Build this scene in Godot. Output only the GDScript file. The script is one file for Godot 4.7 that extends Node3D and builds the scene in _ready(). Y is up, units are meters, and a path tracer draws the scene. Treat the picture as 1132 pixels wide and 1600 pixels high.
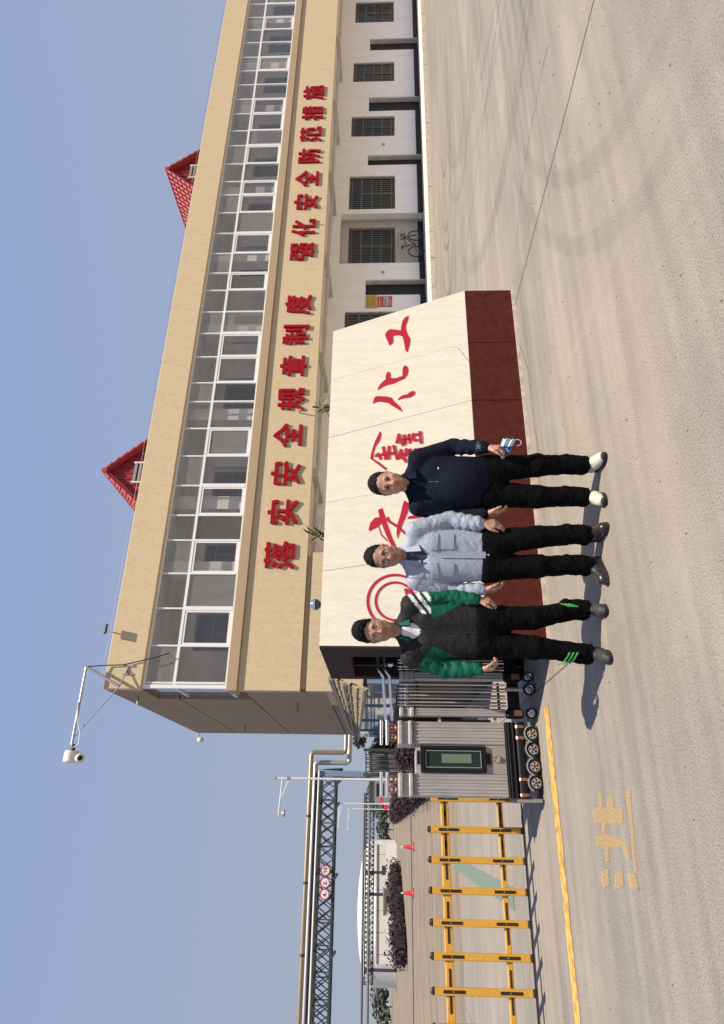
extends Node3D
# World axes follow the building: x runs along the facade to the right, z points from the facade towards the yard, y is up. Metres.

const SUN_DIR := Vector3(-0.245, -1.0, -0.41)
const FACADE_Z := -16.3
const CAMERA_YAW := -25.19   # degrees; the viewer stands square to the three people, askew to the facade

var mats := {}
var textures := {}
var used := {}


# ---------------------------------------------------------------- shapes
class Shape:
	var v := PackedVector3Array()
	var n := PackedVector3Array()
	var c := PackedColorArray()
	var uv := PackedVector2Array()
	var uv2 := PackedVector2Array()
	var col := Color.WHITE

	func tri(a: Vector3, b: Vector3, d: Vector3, nn: Vector3) -> Shape:
		if (d - a).cross(b - a).dot(nn) < 0.0:
			v.append_array([a, d, b])
		else:
			v.append_array([a, b, d])
		n.append_array([nn, nn, nn])
		c.append_array([col, col, col])
		return self

	func tri3(a: Vector3, b: Vector3, d: Vector3, na: Vector3, nb: Vector3, nd: Vector3) -> void:
		if (d - a).cross(b - a).dot(na + nb + nd) < 0.0:
			v.append_array([a, d, b])
			n.append_array([na, nd, nb])
		else:
			v.append_array([a, b, d])
			n.append_array([na, nb, nd])
		c.append_array([col, col, col])

	func quad(a: Vector3, b: Vector3, d: Vector3, e: Vector3, nn := Vector3.ZERO) -> Shape:
		if nn == Vector3.ZERO:
			nn = (e - a).cross(b - a).normalized()
		tri(a, b, d, nn)
		tri(a, d, e, nn)
		return self

	# axis-aligned (or turned by b) box with chamfered edges
	func box(at: Vector3, size: Vector3, b := Basis(), bevel := 0.0) -> Shape:
		var h := size * 0.5
		var e: float = minf(bevel, minf(h.x, minf(h.y, h.z)) * 0.9)
		var ax := [Vector3.RIGHT, Vector3.UP, Vector3.BACK]
		for i in 3:
			var j := (i + 1) % 3
			var k := (i + 2) % 3
			for s in [-1.0, 1.0]:
				var o: Vector3 = ax[i] * h[i] * s
				var u: Vector3 = ax[j] * (h[j] - e)
				var w: Vector3 = ax[k] * (h[k] - e)
				quad(at + b * (o - u - w), at + b * (o + u - w), at + b * (o + u + w), at + b * (o - u + w), b * (ax[i] * s))
		if e > 0.0:
			for i in 3:
				var j := (i + 1) % 3
				var k := (i + 2) % 3
				for s in [-1.0, 1.0]:
					for t in [-1.0, 1.0]:
						var p: Vector3 = ax[j] * h[j] * s + ax[k] * (h[k] - e) * t
						var q: Vector3 = ax[j] * (h[j] - e) * s + ax[k] * h[k] * t
						var l: Vector3 = ax[i] * (h[i] - e)
						quad(at + b * (p - l), at + b * (p + l), at + b * (q + l), at + b * (q - l), (b * (ax[j] * s + ax[k] * t)).normalized())
			for sx in [-1.0, 1.0]:
				for sy in [-1.0, 1.0]:
					for sz in [-1.0, 1.0]:
						var m := Vector3(sx, sy, sz)
						tri(at + b * (m * Vector3(h.x, h.y - e, h.z - e)), at + b * (m * Vector3(h.x - e, h.y, h.z - e)), at + b * (m * Vector3(h.x - e, h.y - e, h.z)), (b * m).normalized())
		return self

	# box given by its two corners
	func span(lo: Vector3, hi: Vector3, bevel := 0.0) -> Shape:
		return box((lo + hi) * 0.5, (hi - lo).abs(), Basis(), bevel)

	# square bar between two points
	func bar(a: Vector3, b: Vector3, w: float, h := -1.0, bevel := 0.0) -> Shape:
		var d := (b - a)
		var y := Vector3.UP if absf(d.normalized().y) < 0.95 else Vector3.BACK
		var x := y.cross(d).normalized()
		y = d.cross(x).normalized()
		return box((a + b) * 0.5, Vector3(w, h if h > 0.0 else w, d.length()), Basis(x, y, d.normalized()), bevel)

	# round tube along a path; radius is a float or one per point
	func tube(path: Array, radius, sides := 8, caps := true) -> Shape:
		var rings := []
		var up := Vector3.ZERO
		for i in path.size():
			var d: Vector3 = (path[mini(i + 1, path.size() - 1)] - path[maxi(i - 1, 0)]).normalized()
			if up == Vector3.ZERO:
				up = Vector3.UP if absf(d.y) < 0.9 else Vector3.RIGHT
			var x := up.cross(d).normalized()
			up = d.cross(x).normalized()
			var r: float = radius[i] if radius is Array else radius
			var ring := []
			for k in sides:
				var a := TAU * k / sides
				var o := x * cos(a) + up * sin(a)
				ring.append([path[i] + o * r, o])
			rings.append(ring)
		for i in path.size() - 1:
			for k in sides:
				var l := (k + 1) % sides
				var p = rings[i][k]
				var q = rings[i][l]
				var s = rings[i + 1][l]
				var t = rings[i + 1][k]
				tri3(p[0], q[0], s[0], p[1], q[1], s[1])
				tri3(p[0], s[0], t[0], p[1], s[1], t[1])
		if caps:
			for i in [0, path.size() - 1]:
				var d: Vector3 = (path[0] - path[1]).normalized() if i == 0 else (path[i] - path[i - 1]).normalized()
				for k in sides:
					tri(path[i], rings[i][k][0], rings[i][(k + 1) % sides][0], d)
		return self

	# surface of revolution about the axis (o, dir): profile of (radius, height)
	func lathe(o: Vector3, dir: Vector3, profile: Array, sides := 16) -> Shape:
		var y := dir.normalized()
		var x := (Vector3.UP if absf(y.y) < 0.9 else Vector3.RIGHT).cross(y).normalized()
		var z := x.cross(y)
		for i in profile.size() - 1:
			var a: Vector2 = profile[i]
			var b: Vector2 = profile[i + 1]
			var s := (b - a).normalized()
			for k in sides:
				var p := []
				var m := []
				for q in [k, k + 1]:
					var w := x * cos(TAU * q / sides) + z * sin(TAU * q / sides)
					var nn := (w * s.y - y * s.x).normalized()
					p.append_array([o + w * a.x + y * a.y, o + w * b.x + y * b.y])
					m.append_array([nn, nn])
				if a.x > 1e-5:
					tri3(p[0], p[2], p[3], m[0], m[2], m[3])
				if b.x > 1e-5:
					tri3(p[0], p[3], p[1], m[0], m[3], m[1])
		return self

	# flat polygon, extruded from o along az by depth
	func prism(poly: PackedVector2Array, o: Vector3, ax: Vector3, ay: Vector3, az: Vector3, depth: float) -> Shape:
		var t := Geometry2D.triangulate_polygon(poly)
		for i in range(0, t.size(), 3):
			var p := []
			for k in 3:
				p.append(o + ax * poly[t[i + k]].x + ay * poly[t[i + k]].y)
			tri(p[0] + az * depth, p[1] + az * depth, p[2] + az * depth, az)
			tri(p[0], p[1], p[2], -az)
		var turn := 1.0 if Geometry2D.is_polygon_clockwise(poly) else -1.0
		for i in poly.size():
			var a := poly[i]
			var b := poly[(i + 1) % poly.size()]
			var e := (b - a).normalized()
			var nn := (ax * e.y - ay * e.x) * -turn
			var pa := o + ax * a.x + ay * a.y
			var pb := o + ax * b.x + ay * b.y
			quad(pa, pb, pb + az * depth, pa + az * depth, nn.normalized())
		return self

	func ball(at: Vector3, r: Vector3, rings := 8, sides := 12) -> Shape:
		for i in rings:
			for k in sides:
				var p := []
				for q in [[i, k], [i, k + 1], [i + 1, k + 1], [i + 1, k]]:
					var a: float = PI * q[0] / rings
					var b: float = TAU * q[1] / sides
					p.append(Vector3(sin(a) * cos(b), cos(a), sin(a) * sin(b)))
				if i > 0:
					tri3(at + p[0] * r, at + p[1] * r, at + p[2] * r, (p[0] / r).normalized(), (p[1] / r).normalized(), (p[2] / r).normalized())
				if i < rings - 1:
					tri3(at + p[0] * r, at + p[2] * r, at + p[3] * r, (p[0] / r).normalized(), (p[2] / r).normalized(), (p[3] / r).normalized())
		return self

	# thick brush or bar strokes: "x,y x,y;x,y x,y" in a 0..100 box with y down
	func strokes(text: String, width: float, o: Vector3, ax: Vector3, ay: Vector3, az: Vector3, depth: float, taper := false) -> Shape:
		var i := 0
		for s in text.split(";"):
			var line := PackedVector2Array()
			for q in s.strip_edges().split(" "):
				var xy := q.split(",")
				line.append(Vector2(xy[0].to_float(), xy[1].to_float()))
			for poly in Geometry2D.offset_polyline(line, width * 0.5, Geometry2D.JOIN_ROUND if taper else Geometry2D.JOIN_MITER, Geometry2D.END_ROUND if taper else Geometry2D.END_BUTT):
				prism(poly, o, ax, ay, az, depth + 0.0012 * (i % 9))
			i += 1
		return self

	func mesh() -> ArrayMesh:
		var a := []
		a.resize(Mesh.ARRAY_MAX)
		a[Mesh.ARRAY_VERTEX] = v
		a[Mesh.ARRAY_NORMAL] = n
		a[Mesh.ARRAY_COLOR] = c
		if uv.size() == v.size():
			a[Mesh.ARRAY_TEX_UV] = uv
		if uv2.size() == v.size():
			a[Mesh.ARRAY_TEX_UV2] = uv2
		var m := ArrayMesh.new()
		m.add_surface_from_arrays(Mesh.PRIMITIVE_TRIANGLES, a)
		return m


# ---------------------------------------------------------------- distance fields for bodies and clothes
class Field:
	var lo: Vector3
	var h: float
	var nx: int
	var ny: int
	var nz: int
	var g := PackedFloat32Array()

	func _init(from: Vector3, to: Vector3, cell: float) -> void:
		lo = from
		h = cell
		nx = int(ceil((to.x - from.x) / cell)) + 2
		ny = int(ceil((to.y - from.y) / cell)) + 2
		nz = int(ceil((to.z - from.z) / cell)) + 2
		g.resize(nx * ny * nz)
		g.fill(1.0)

	# tapered capsule; sq squeezes the metric per axis (2 = half as thick); cut takes it away instead
	func cap(a: Vector3, b: Vector3, ra: float, rb: float, k := 0.02, sq := Vector3.ONE, cut := false) -> Field:
		var r := maxf(ra, rb) + k + 2.5 * h
		var mn := (a.min(b) - Vector3.ONE * r - lo) / h
		var mx := (a.max(b) + Vector3.ONE * r - lo) / h
		var ba := (b - a) * sq
		var l2 := maxf(ba.length_squared(), 1e-9)
		for z in range(maxi(0, int(mn.z)), mini(nz, int(mx.z) + 2)):
			for y in range(maxi(0, int(mn.y)), mini(ny, int(mx.y) + 2)):
				var row := (z * ny + y) * nx
				for x in range(maxi(0, int(mn.x)), mini(nx, int(mx.x) + 2)):
					var p := (lo + Vector3(x, y, z) * h - a) * sq
					var t := clampf(p.dot(ba) / l2, 0.0, 1.0)
					var d := (p - ba * t).length() - lerpf(ra, rb, t)
					var was := g[row + x]
					if cut:
						var q := maxf(k - absf(was + d), 0.0)
						g[row + x] = maxf(was, -d) + q * q * 0.25 / k
					else:
						var q := maxf(k - absf(was - d), 0.0)
						g[row + x] = minf(was, d) - q * q * 0.25 / k
		return self

	func ell(at: Vector3, r: Vector3, k := 0.015, cut := false) -> Field:
		var m := maxf(r.x, maxf(r.y, r.z))
		return cap(at, at, m, m, k, Vector3(m / r.x, m / r.y, m / r.z), cut)

	# keep only what lies on the side of the plane that nn points to
	func keep(at: Vector3, nn: Vector3, noise: FastNoiseLite = null, amp := 0.0, sc := 1.0) -> Field:
		var i := 0
		for z in nz:
			for y in ny:
				for x in nx:
					var p := lo + Vector3(x, y, z) * h
					var d := -(p - at).dot(nn)
					if noise != null and absf(d) < 0.03:
						d += noise.get_noise_3dv(p * sc) * amp
					if d > g[i]:
						g[i] = d
					i += 1
		return self

	func into(sh: Shape, paint = null, noise: FastNoiseLite = null, amp := 0.0, sc := Vector3.ONE, sleeve := 9.0) -> void:
		var id := PackedInt32Array()
		id.resize(g.size())
		id.fill(-1)
		var pts := PackedVector3Array()
		var lim := 3.4 * h
		var off := [0, 1, nx, nx + 1, nx * ny, nx * ny + 1, nx * ny + nx, nx * ny + nx + 1]
		var corner := [Vector3(0, 0, 0), Vector3(1, 0, 0), Vector3(0, 1, 0), Vector3(1, 1, 0), Vector3(0, 0, 1), Vector3(1, 0, 1), Vector3(0, 1, 1), Vector3(1, 1, 1)]
		var edges := [[0, 1], [2, 3], [4, 5], [6, 7], [0, 2], [1, 3], [4, 6], [5, 7], [0, 4], [1, 5], [2, 6], [3, 7]]
		for z in nz - 1:
			for y in ny - 1:
				var row := (z * ny + y) * nx
				for x in nx - 1:
					var o := row + x
					if absf(g[o]) > lim:
						continue
					var inside := 0
					for q in off:
						if g[o + q] < 0.0:
							inside += 1
					if inside == 0 or inside == 8:
						continue
					var sum := Vector3.ZERO
					var cnt := 0
					for e in edges:
						var a := g[o + off[e[0]]]
						var b := g[o + off[e[1]]]
						if (a < 0.0) != (b < 0.0):
							sum += corner[e[0]].lerp(corner[e[1]], a / (a - b))
							cnt += 1
					id[o] = pts.size()
					pts.append(lo + (Vector3(x, y, z) + sum / cnt) * h)
		var tris := PackedInt32Array()
		var strides := [1, nx, nx * ny]
		for z in range(1, nz - 1):
			for y in range(1, ny - 1):
				var row := (z * ny + y) * nx
				for x in range(1, nx - 1):
					var o := row + x
					var a := g[o]
					if absf(a) > lim:
						continue
					for ax in 3:
						if (a < 0.0) == (g[o + strides[ax]] < 0.0):
							continue
						var u: int = strides[(ax + 1) % 3]
						var w: int = strides[(ax + 2) % 3]
						var q := [id[o - u - w], id[o - w], id[o], id[o - u]]
						if q.has(-1):
							continue
						if a < 0.0:
							tris.append_array([q[0], q[2], q[1], q[0], q[3], q[2]])
						else:
							tris.append_array([q[0], q[1], q[2], q[0], q[2], q[3]])
		var nrm := normals(pts, tris)
		if noise != null:
			for i in pts.size():
				var arm: float = smoothstep(sleeve - 0.03, sleeve + 0.03, absf(pts[i].x))
				pts[i] += nrm[i] * noise.get_noise_3dv(pts[i] * sc * Vector3(1, 1.0 + 0.7 * arm, 1)) * amp * (1.0 if sleeve > 5.0 else 0.45 + 0.45 * arm)
			nrm = normals(pts, tris)
		var cols := PackedColorArray()
		for p in pts:
			cols.append(paint.call(p) if paint != null else sh.col)
		for i in tris:
			sh.v.append(pts[i])
			sh.n.append(nrm[i])
			sh.c.append(cols[i])

	func normals(pts: PackedVector3Array, tris: PackedInt32Array) -> PackedVector3Array:
		var nrm := PackedVector3Array()
		nrm.resize(pts.size())
		for i in range(0, tris.size(), 3):
			var f := (pts[tris[i + 2]] - pts[tris[i]]).cross(pts[tris[i + 1]] - pts[tris[i]])
			for k in 3:
				nrm[tris[i + k]] += f
		for i in nrm.size():
			nrm[i] = nrm[i].normalized()
		return nrm


# ---------------------------------------------------------------- nodes
func numbered(called: String) -> String:
	if not used.has(called):
		used[called] = 0
		return called
	used[called] += 1
	return "%s_%03d" % [called, used[called]]


func tag(o: Node3D, label := "", category := "", group := "", kind := "") -> Node3D:
	if label:
		o.set_meta("label", label)
	if category:
		o.set_meta("category", category)
	if group:
		o.set_meta("group", group)
	if kind:
		o.set_meta("kind", kind)
	return o


func thing(called: String, label: String, category: String, at := Vector3.ZERO, turn := 0.0, group := "") -> Node3D:
	var o := Node3D.new()
	o.name = numbered(called)
	add_child(o, true)
	o.position = at
	o.rotation.y = turn
	tag(o, label, category, group)
	return o


func part(called: String, sh, m: Material, parent: Node3D = self, label := "") -> MeshInstance3D:
	var o := MeshInstance3D.new()
	o.name = numbered(called) if parent == self else called
	o.mesh = sh.mesh() if sh is Shape else sh
	o.material_override = m
	parent.add_child(o, true)
	if label:
		o.set_meta("label", label)
	return o


func structure(called: String, sh, m: Material) -> MeshInstance3D:
	var o := part(called, sh, m)
	o.set_meta("kind", "structure")
	return o


func copy_of(o: Node3D, called: String, label: String, at: Vector3, turn := 0.0) -> Node3D:
	var r: Node3D = o.duplicate()
	r.name = numbered(called)
	add_child(r, true)
	r.position = at
	r.rotation.y = turn
	r.set_meta("label", label)
	return r


# ---------------------------------------------------------------- materials
func noise_texture(key: String, size: int, freq: float, low: float, high: float, octaves := 4, kind := FastNoiseLite.TYPE_SIMPLEX_SMOOTH, points := []) -> NoiseTexture2D:
	if textures.has(key):
		return textures[key]
	var f := FastNoiseLite.new()
	f.seed = key.hash() % 10000
	f.noise_type = kind
	f.frequency = freq
	f.fractal_octaves = octaves
	var t := NoiseTexture2D.new()
	t.width = size
	t.height = size
	t.seamless = true
	t.noise = f
	var r := Gradient.new()
	if points.is_empty():
		r.set_color(0, Color(low, low, low))
		r.set_color(1, Color(high, high, high))
	else:
		r.offsets = PackedFloat32Array(points.map(func(q): return q[0]))
		r.colors = PackedColorArray(points.map(func(q): return q[1]))
	t.color_ramp = r
	textures[key] = t
	return t


func normal_noise(key: String, size: int, freq: float, strength: float) -> NoiseTexture2D:
	if textures.has(key):
		return textures[key]
	var f := FastNoiseLite.new()
	f.seed = key.hash() % 10000
	f.frequency = freq
	f.fractal_octaves = 4
	var t := NoiseTexture2D.new()
	t.width = size
	t.height = size
	t.seamless = true
	t.as_normal_map = true
	t.bump_strength = strength
	t.noise = f
	textures[key] = t
	return t


func mat(key: String, c := Color.WHITE, rough := 0.8, metal := 0.0) -> StandardMaterial3D:
	if mats.has(key):
		return mats[key]
	var m := StandardMaterial3D.new()
	m.resource_name = key
	m.albedo_color = c.linear_to_srgb()
	m.roughness = rough
	m.metallic = metal
	mats[key] = m
	return m


func worn(m: StandardMaterial3D, t: Texture2D, scale: Vector3, bump: Texture2D = null, depth := 0.5) -> StandardMaterial3D:
	m.uv1_triplanar = true
	m.uv1_world_triplanar = true
	m.uv1_scale = scale
	m.albedo_texture = t
	if bump:
		m.normal_enabled = true
		m.normal_texture = bump
		m.normal_scale = depth
	return m


func glass(key: String, c: Color, alpha: float) -> StandardMaterial3D:
	var m := mat(key, c, 0.03)
	m.transparency = BaseMaterial3D.TRANSPARENCY_ALPHA
	m.albedo_color.a = alpha
	return m


func v2s(text: String) -> PackedVector2Array:
	var r := PackedVector2Array()
	for q in text.strip_edges().split(" "):
		var xy := q.split(",")
		r.append(Vector2(xy[0].to_float(), xy[1].to_float()))
	return r


func make_materials() -> void:
	var soft := noise_texture("soft", 512, 0.008, 0.90, 1.05, 5)
	var stain := noise_texture("stain", 512, 0.012, 0.965, 1.02, 5)
	var fine := noise_texture("fine", 512, 0.05, 0.88, 1.06, 4)
	var blotch := noise_texture("blotch", 512, 0.02, 0.8, 1.08, 5)
	var plaster := normal_noise("plaster", 512, 0.05, 3.0)
	var cloth := normal_noise("cloth", 512, 0.03, 6.0)
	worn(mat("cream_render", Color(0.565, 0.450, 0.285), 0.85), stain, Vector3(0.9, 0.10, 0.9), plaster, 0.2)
	worn(mat("cream_soffit", Color(0.60, 0.56, 0.50), 0.9), soft, Vector3.ONE * 0.3, plaster, 0.2)
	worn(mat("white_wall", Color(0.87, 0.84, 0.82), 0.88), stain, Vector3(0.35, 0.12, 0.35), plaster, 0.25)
	worn(mat("inner_wall", Color(0.74, 0.70, 0.64), 0.9), soft, Vector3.ONE * 0.3)
	worn(mat("shade_toned_render", Color(0.30, 0.225, 0.145), 0.88), stain, Vector3(0.4, 0.12, 0.4), plaster, 0.25)  # cream render darkened, the shade of the left side in its colour
	worn(mat("sill_stone", Color(0.42, 0.31, 0.20), 0.85), fine, Vector3(1.5, 0.8, 1.5), plaster, 0.5)
	mat("dark_groove", Color(0.05, 0.045, 0.04), 0.9)
	worn(mat("dark_skirting", Color(0.035, 0.03, 0.03), 0.4), fine, Vector3.ONE)
	worn(mat("kerb_tile", Color(0.60, 0.52, 0.42), 0.75), blotch, Vector3.ONE * 0.8, plaster, 0.3)
	worn(mat("walkway_tile", Color(0.72, 0.67, 0.60), 0.7), soft, Vector3.ONE * 0.5)
	mat("white_aluminium", Color(0.74, 0.74, 0.74), 0.35)
	glass("window_glass", Color(0.22, 0.215, 0.20), 0.08)
	glass("window_glass_dusty", Color(0.34, 0.33, 0.30), 0.22)
	glass("window_glass_dark", Color(0.10, 0.10, 0.095), 0.22)
	glass("blue_glass", Color(0.25, 0.33, 0.45), 0.55)
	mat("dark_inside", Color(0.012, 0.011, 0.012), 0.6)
	mat("dark_glazing", Color(0.02, 0.022, 0.024), 0.08)
	mat("window_bar", Color(0.17, 0.155, 0.13), 0.5)
	mat("red_letter", Color(0.30, 0.0055, 0.013), 0.6)
	worn(mat("red_tile", Color(0.42, 0.035, 0.04), 0.5), blotch, Vector3.ONE * 3.0)
	worn(mat("red_panel", Color(0.30, 0.012, 0.02), 0.5), blotch, Vector3.ONE * 2.0)
	mat("galvanised", Color(0.45, 0.46, 0.47), 0.45, 0.6)
	mat("steel_grey", Color(0.30, 0.30, 0.31), 0.5, 0.4)
	mat("black_plastic", Color(0.015, 0.015, 0.017), 0.45)
	mat("black_rubber", Color(0.018, 0.017, 0.016), 0.8)
	mat("white_plastic", Color(0.70, 0.69, 0.66), 0.4)
	worn(mat("sign_cream", Color(0.83, 0.785, 0.655), 0.7), noise_texture("sign_grain", 512, 0.015, 0.965, 1.012, 5), Vector3(1.4, 0.18, 1.4), plaster, 0.12)
	mat("sign_crack", Color(0.30, 0.26, 0.20), 0.9)
	worn(mat("sign_base", Color(0.088, 0.019, 0.014), 0.75), noise_texture("base_grain", 512, 0.02, 0.85, 1.08, 4), Vector3.ONE * 0.7, plaster, 0.15)
	worn(mat("sign_end", Color(0.040, 0.024, 0.022), 0.75), stain, Vector3(0.5, 0.3, 0.5))
	mat("brush_red", Color(0.50, 0.028, 0.055), 0.5)
	worn(mat("gate_silver", Color(0.41, 0.395, 0.39), 0.4, 0.2), soft, Vector3(1.0, 0.5, 1.0))
	worn(mat("gate_pale", Color(0.44, 0.425, 0.42), 0.45, 0.1), blotch, Vector3.ONE * 1.5)
	mat("chrome", Color(0.75, 0.75, 0.75), 0.15, 0.95)
	mat("copper", Color(0.42, 0.22, 0.15), 0.3, 0.8)
	mat("gate_black", Color(0.014, 0.014, 0.016), 0.4)
	mat("screen_glass", Color(0.02, 0.035, 0.03), 0.06)
	mat("screen_green", Color(0.12, 0.19, 0.14), 0.3)
	worn(mat("speckled_metal", Color(0.40, 0.38, 0.35), 0.5), noise_texture("speckle", 256, 0.2, 0.5, 1.2, 2), Vector3.ONE * 6.0)
	mat("orange_trim", Color(0.17, 0.035, 0.022), 0.4)
	worn(mat("barrier_yellow", Color(0.66, 0.35, 0.045), 0.45), fine, Vector3.ONE * 1.3)
	mat("reflector_black", Color(0.02, 0.015, 0.013), 0.35)
	mat("rack_blue", Color(0.035, 0.045, 0.06), 0.6)
	mat("column_blue", Color(0.16, 0.235, 0.35), 0.55)
	mat("pipe_jacket", Color(0.36, 0.29, 0.20), 0.35, 0.55)
	mat("pipe_dark", Color(0.12, 0.12, 0.13), 0.5)
	worn(mat("tank_white", Color(0.78, 0.77, 0.74), 0.6), soft, Vector3.ONE * 0.1)
	mat("far_white", Color(0.70, 0.68, 0.66), 0.8)
	mat("far_tan", Color(0.48, 0.38, 0.27), 0.85)
	mat("far_grey", Color(0.22, 0.22, 0.23), 0.8)
	mat("cone_red", Color(0.62, 0.045, 0.05), 0.55)
	mat("flag_red", Color(0.60, 0.03, 0.06), 0.7)
	mat("leaf_green", Color(0.07, 0.10, 0.03), 0.75)
	mat("leaf_far", Color(0.10, 0.115, 0.095), 0.85)
	mat("leaf_purple", Color(0.034, 0.015, 0.019), 0.8)
	mat("palm_green", Color(0.085, 0.10, 0.035), 0.7)
	mat("bark", Color(0.10, 0.075, 0.05), 0.9)
	for k in ["leaf_green", "leaf_far", "leaf_purple", "palm_green"]:
		mats[k].vertex_color_use_as_albedo = true
	worn(mat("canopy_tile", Color(0.36, 0.285, 0.165), 0.75), noise_texture("wood", 512, 0.02, 0.7, 1.1, 5), Vector3(2.0, 2.0, 0.4))
	mat("canopy_trim", Color(0.26, 0.24, 0.19), 0.6)
	worn(mat("iron_dark", Color(0.05, 0.055, 0.05), 0.6), fine, Vector3.ONE)
	# people
	var fold := Vector3.ONE * 0.9
	mat("skin", Color.WHITE, 0.55)
	mat("hair", Color(0.012, 0.010, 0.009), 0.8)
	mat("eye_white_shaded", Color(0.22, 0.19, 0.18), 0.3)  # whites darkened, shade of the sockets put into the colour
	mat("eye_dark", Color(0.012, 0.008, 0.006), 0.2)
	mat("frame_black", Color(0.012, 0.011, 0.012), 0.25)
	mat("frame_brown", Color(0.16, 0.03, 0.02), 0.3)
	glass("lens", Color(0.9, 0.9, 0.9), 0.06)
	for q in [["black_nylon", Color(0.021, 0.019, 0.022), 0.65], ["navy_knit", Color(0.010, 0.012, 0.024), 0.85], ["grey_blue_shell", Color(0.335, 0.375, 0.465), 0.62], ["black_trouser", Color(0.0045, 0.0045, 0.005), 0.95], ["white_cotton", Color(0.74, 0.74, 0.76), 0.8], ["navy_stripe", Color(0.03, 0.035, 0.07), 0.8], ["green_nylon", Color(0.005, 0.095, 0.062), 0.45], ["denim", Color(0.05, 0.075, 0.13), 0.8]]:
		var m := mat(q[0], q[1], q[2])
		worn(m, noise_texture("weave", 256, 0.15, 0.9, 1.05, 3), fold * 2.0, cloth, 0.55)
	mats["grey_blue_shell"].normal_scale = 0.3
	mat("recess_shade_grey", Color(0.50, 0.47, 0.43), 0.9)  # greyer than the main wall, deepening the recess shade by colour
	for q in ["screen_glass", "red_letter", "brush_red", "gate_black", "sign_end", "hair", "sign_base", "dark_skirting"]:
		mats[q].metallic_specular = 0.25
	mats["black_trouser"].metallic_specular = 0.2
	mats["navy_knit"].metallic_specular = 0.2
	mats["black_nylon"].metallic_specular = 0.3
	mats["black_nylon"].vertex_color_use_as_albedo = true
	mats["black_nylon"].albedo_color = Color.WHITE
	mats["skin"].vertex_color_use_as_albedo = true
	mats["skin"].subsurf_scatter_enabled = false
	mat("shoe_grey", Color(0.035, 0.034, 0.037), 0.6)
	mat("shoe_leather", Color(0.022, 0.022, 0.021), 0.3)
	mat("shoe_white", Color(0.52, 0.51, 0.42), 0.6)
	mat("shoe_lime", Color(0.30, 0.36, 0.14), 0.6)
	mat("sole_dark", Color(0.02, 0.02, 0.022), 0.8)
	mat("stripe_green", Color(0.07, 0.40, 0.10), 0.6)
	mat("mask_blue", Color(0.50, 0.66, 0.76), 0.8)
	mat("card_navy", Color(0.02, 0.04, 0.14), 0.4)
	mat("poster_yellow", Color(0.48, 0.36, 0.07), 0.6)
	mat("poster_red", Color(0.42, 0.02, 0.03), 0.6)
	mat("print_white", Color(0.62, 0.56, 0.56), 0.7)
	mat("print_brown", Color(0.30, 0.12, 0.02), 0.7)
	mat("print_black", Color(0.015, 0.015, 0.015), 0.6)
	mat("sign_white", Color(0.75, 0.74, 0.74), 0.5)
	mat("sign_red", Color(0.50, 0.05, 0.08), 0.5)


# ---------------------------------------------------------------- light, camera, ground
func make_view() -> void:
	var cam := Camera3D.new()
	cam.name = "camera"
	cam.fov = rad_to_deg(2.0 * atan(800.0 / 1030.0))
	cam.near = 0.05
	cam.far = 1500.0
	# the photographer's picture lies on its side: the lens looks level-ish, rolled a quarter turn
	var view := Basis(Vector3.UP, deg_to_rad(CAMERA_YAW)) * Basis(Vector3.RIGHT, atan(40.0 / 1030.0))
	cam.transform = Transform3D(view * Basis(Vector3(0, -1, 0), Vector3(1, 0, 0), Vector3(0, 0, 1)), Vector3(0, 1.55, 0))
	add_child(cam)
	cam.current = true

	var sky := ProceduralSkyMaterial.new()
	sky.sky_top_color = Color(0.205, 0.285, 0.52).linear_to_srgb()
	sky.sky_horizon_color = Color(0.295, 0.333, 0.395).linear_to_srgb()
	sky.sky_curve = 0.36
	sky.ground_bottom_color = Color(0.20, 0.18, 0.16).linear_to_srgb()
	sky.ground_horizon_color = Color(0.40, 0.41, 0.45).linear_to_srgb()
	sky.ground_curve = 0.05
	var env := Environment.new()
	env.background_mode = Environment.BG_SKY
	env.sky = Sky.new()
	env.sky.sky_material = sky
	env.tonemap_mode = Environment.TONE_MAPPER_LINEAR
	env.tonemap_exposure = 1.32
	env.sdfgi_enabled = true
	env.ssao_enabled = true
	env.ssil_enabled = true
	var around := WorldEnvironment.new()
	around.name = "daylight"
	around.environment = env
	add_child(around)

	var sun := DirectionalLight3D.new()
	sun.name = "sun"
	sun.light_color = Color(1.0, 0.95, 0.87)
	sun.light_energy = 1.6
	sun.light_angular_distance = 0.5
	sun.shadow_enabled = true
	sun.sky_mode = DirectionalLight3D.SKY_MODE_LIGHT_ONLY
	sun.basis = Basis.looking_at(SUN_DIR.normalized(), Vector3.RIGHT)
	add_child(sun)


func sheet(x0: float, z0: float, x1: float, z1: float, y: float, detail: float, nx := 1, nz := 1) -> Shape:
	var s := Shape.new()
	for i in nx:
		for k in nz:
			var q := []
			for e in [[i, k], [i + 1, k], [i + 1, k + 1], [i, k + 1]]:
				q.append(Vector2(float(e[0]) / nx, float(e[1]) / nz))
			for t in [[0, 1, 2], [0, 2, 3]]:
				var p := []
				for j in t:
					var u: Vector2 = q[j]
					p.append(Vector3(lerpf(x0, x1, u.x), y, lerpf(z0, z1, u.y)))
				s.tri(p[0], p[1], p[2], Vector3.UP)
	for p in s.v:
		s.uv.append(Vector2((p.x - x0) / (x1 - x0), (p.z - z0) / (z1 - z0)))
		s.uv2.append(Vector2(p.x, p.z) / detail)
	return s


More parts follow.
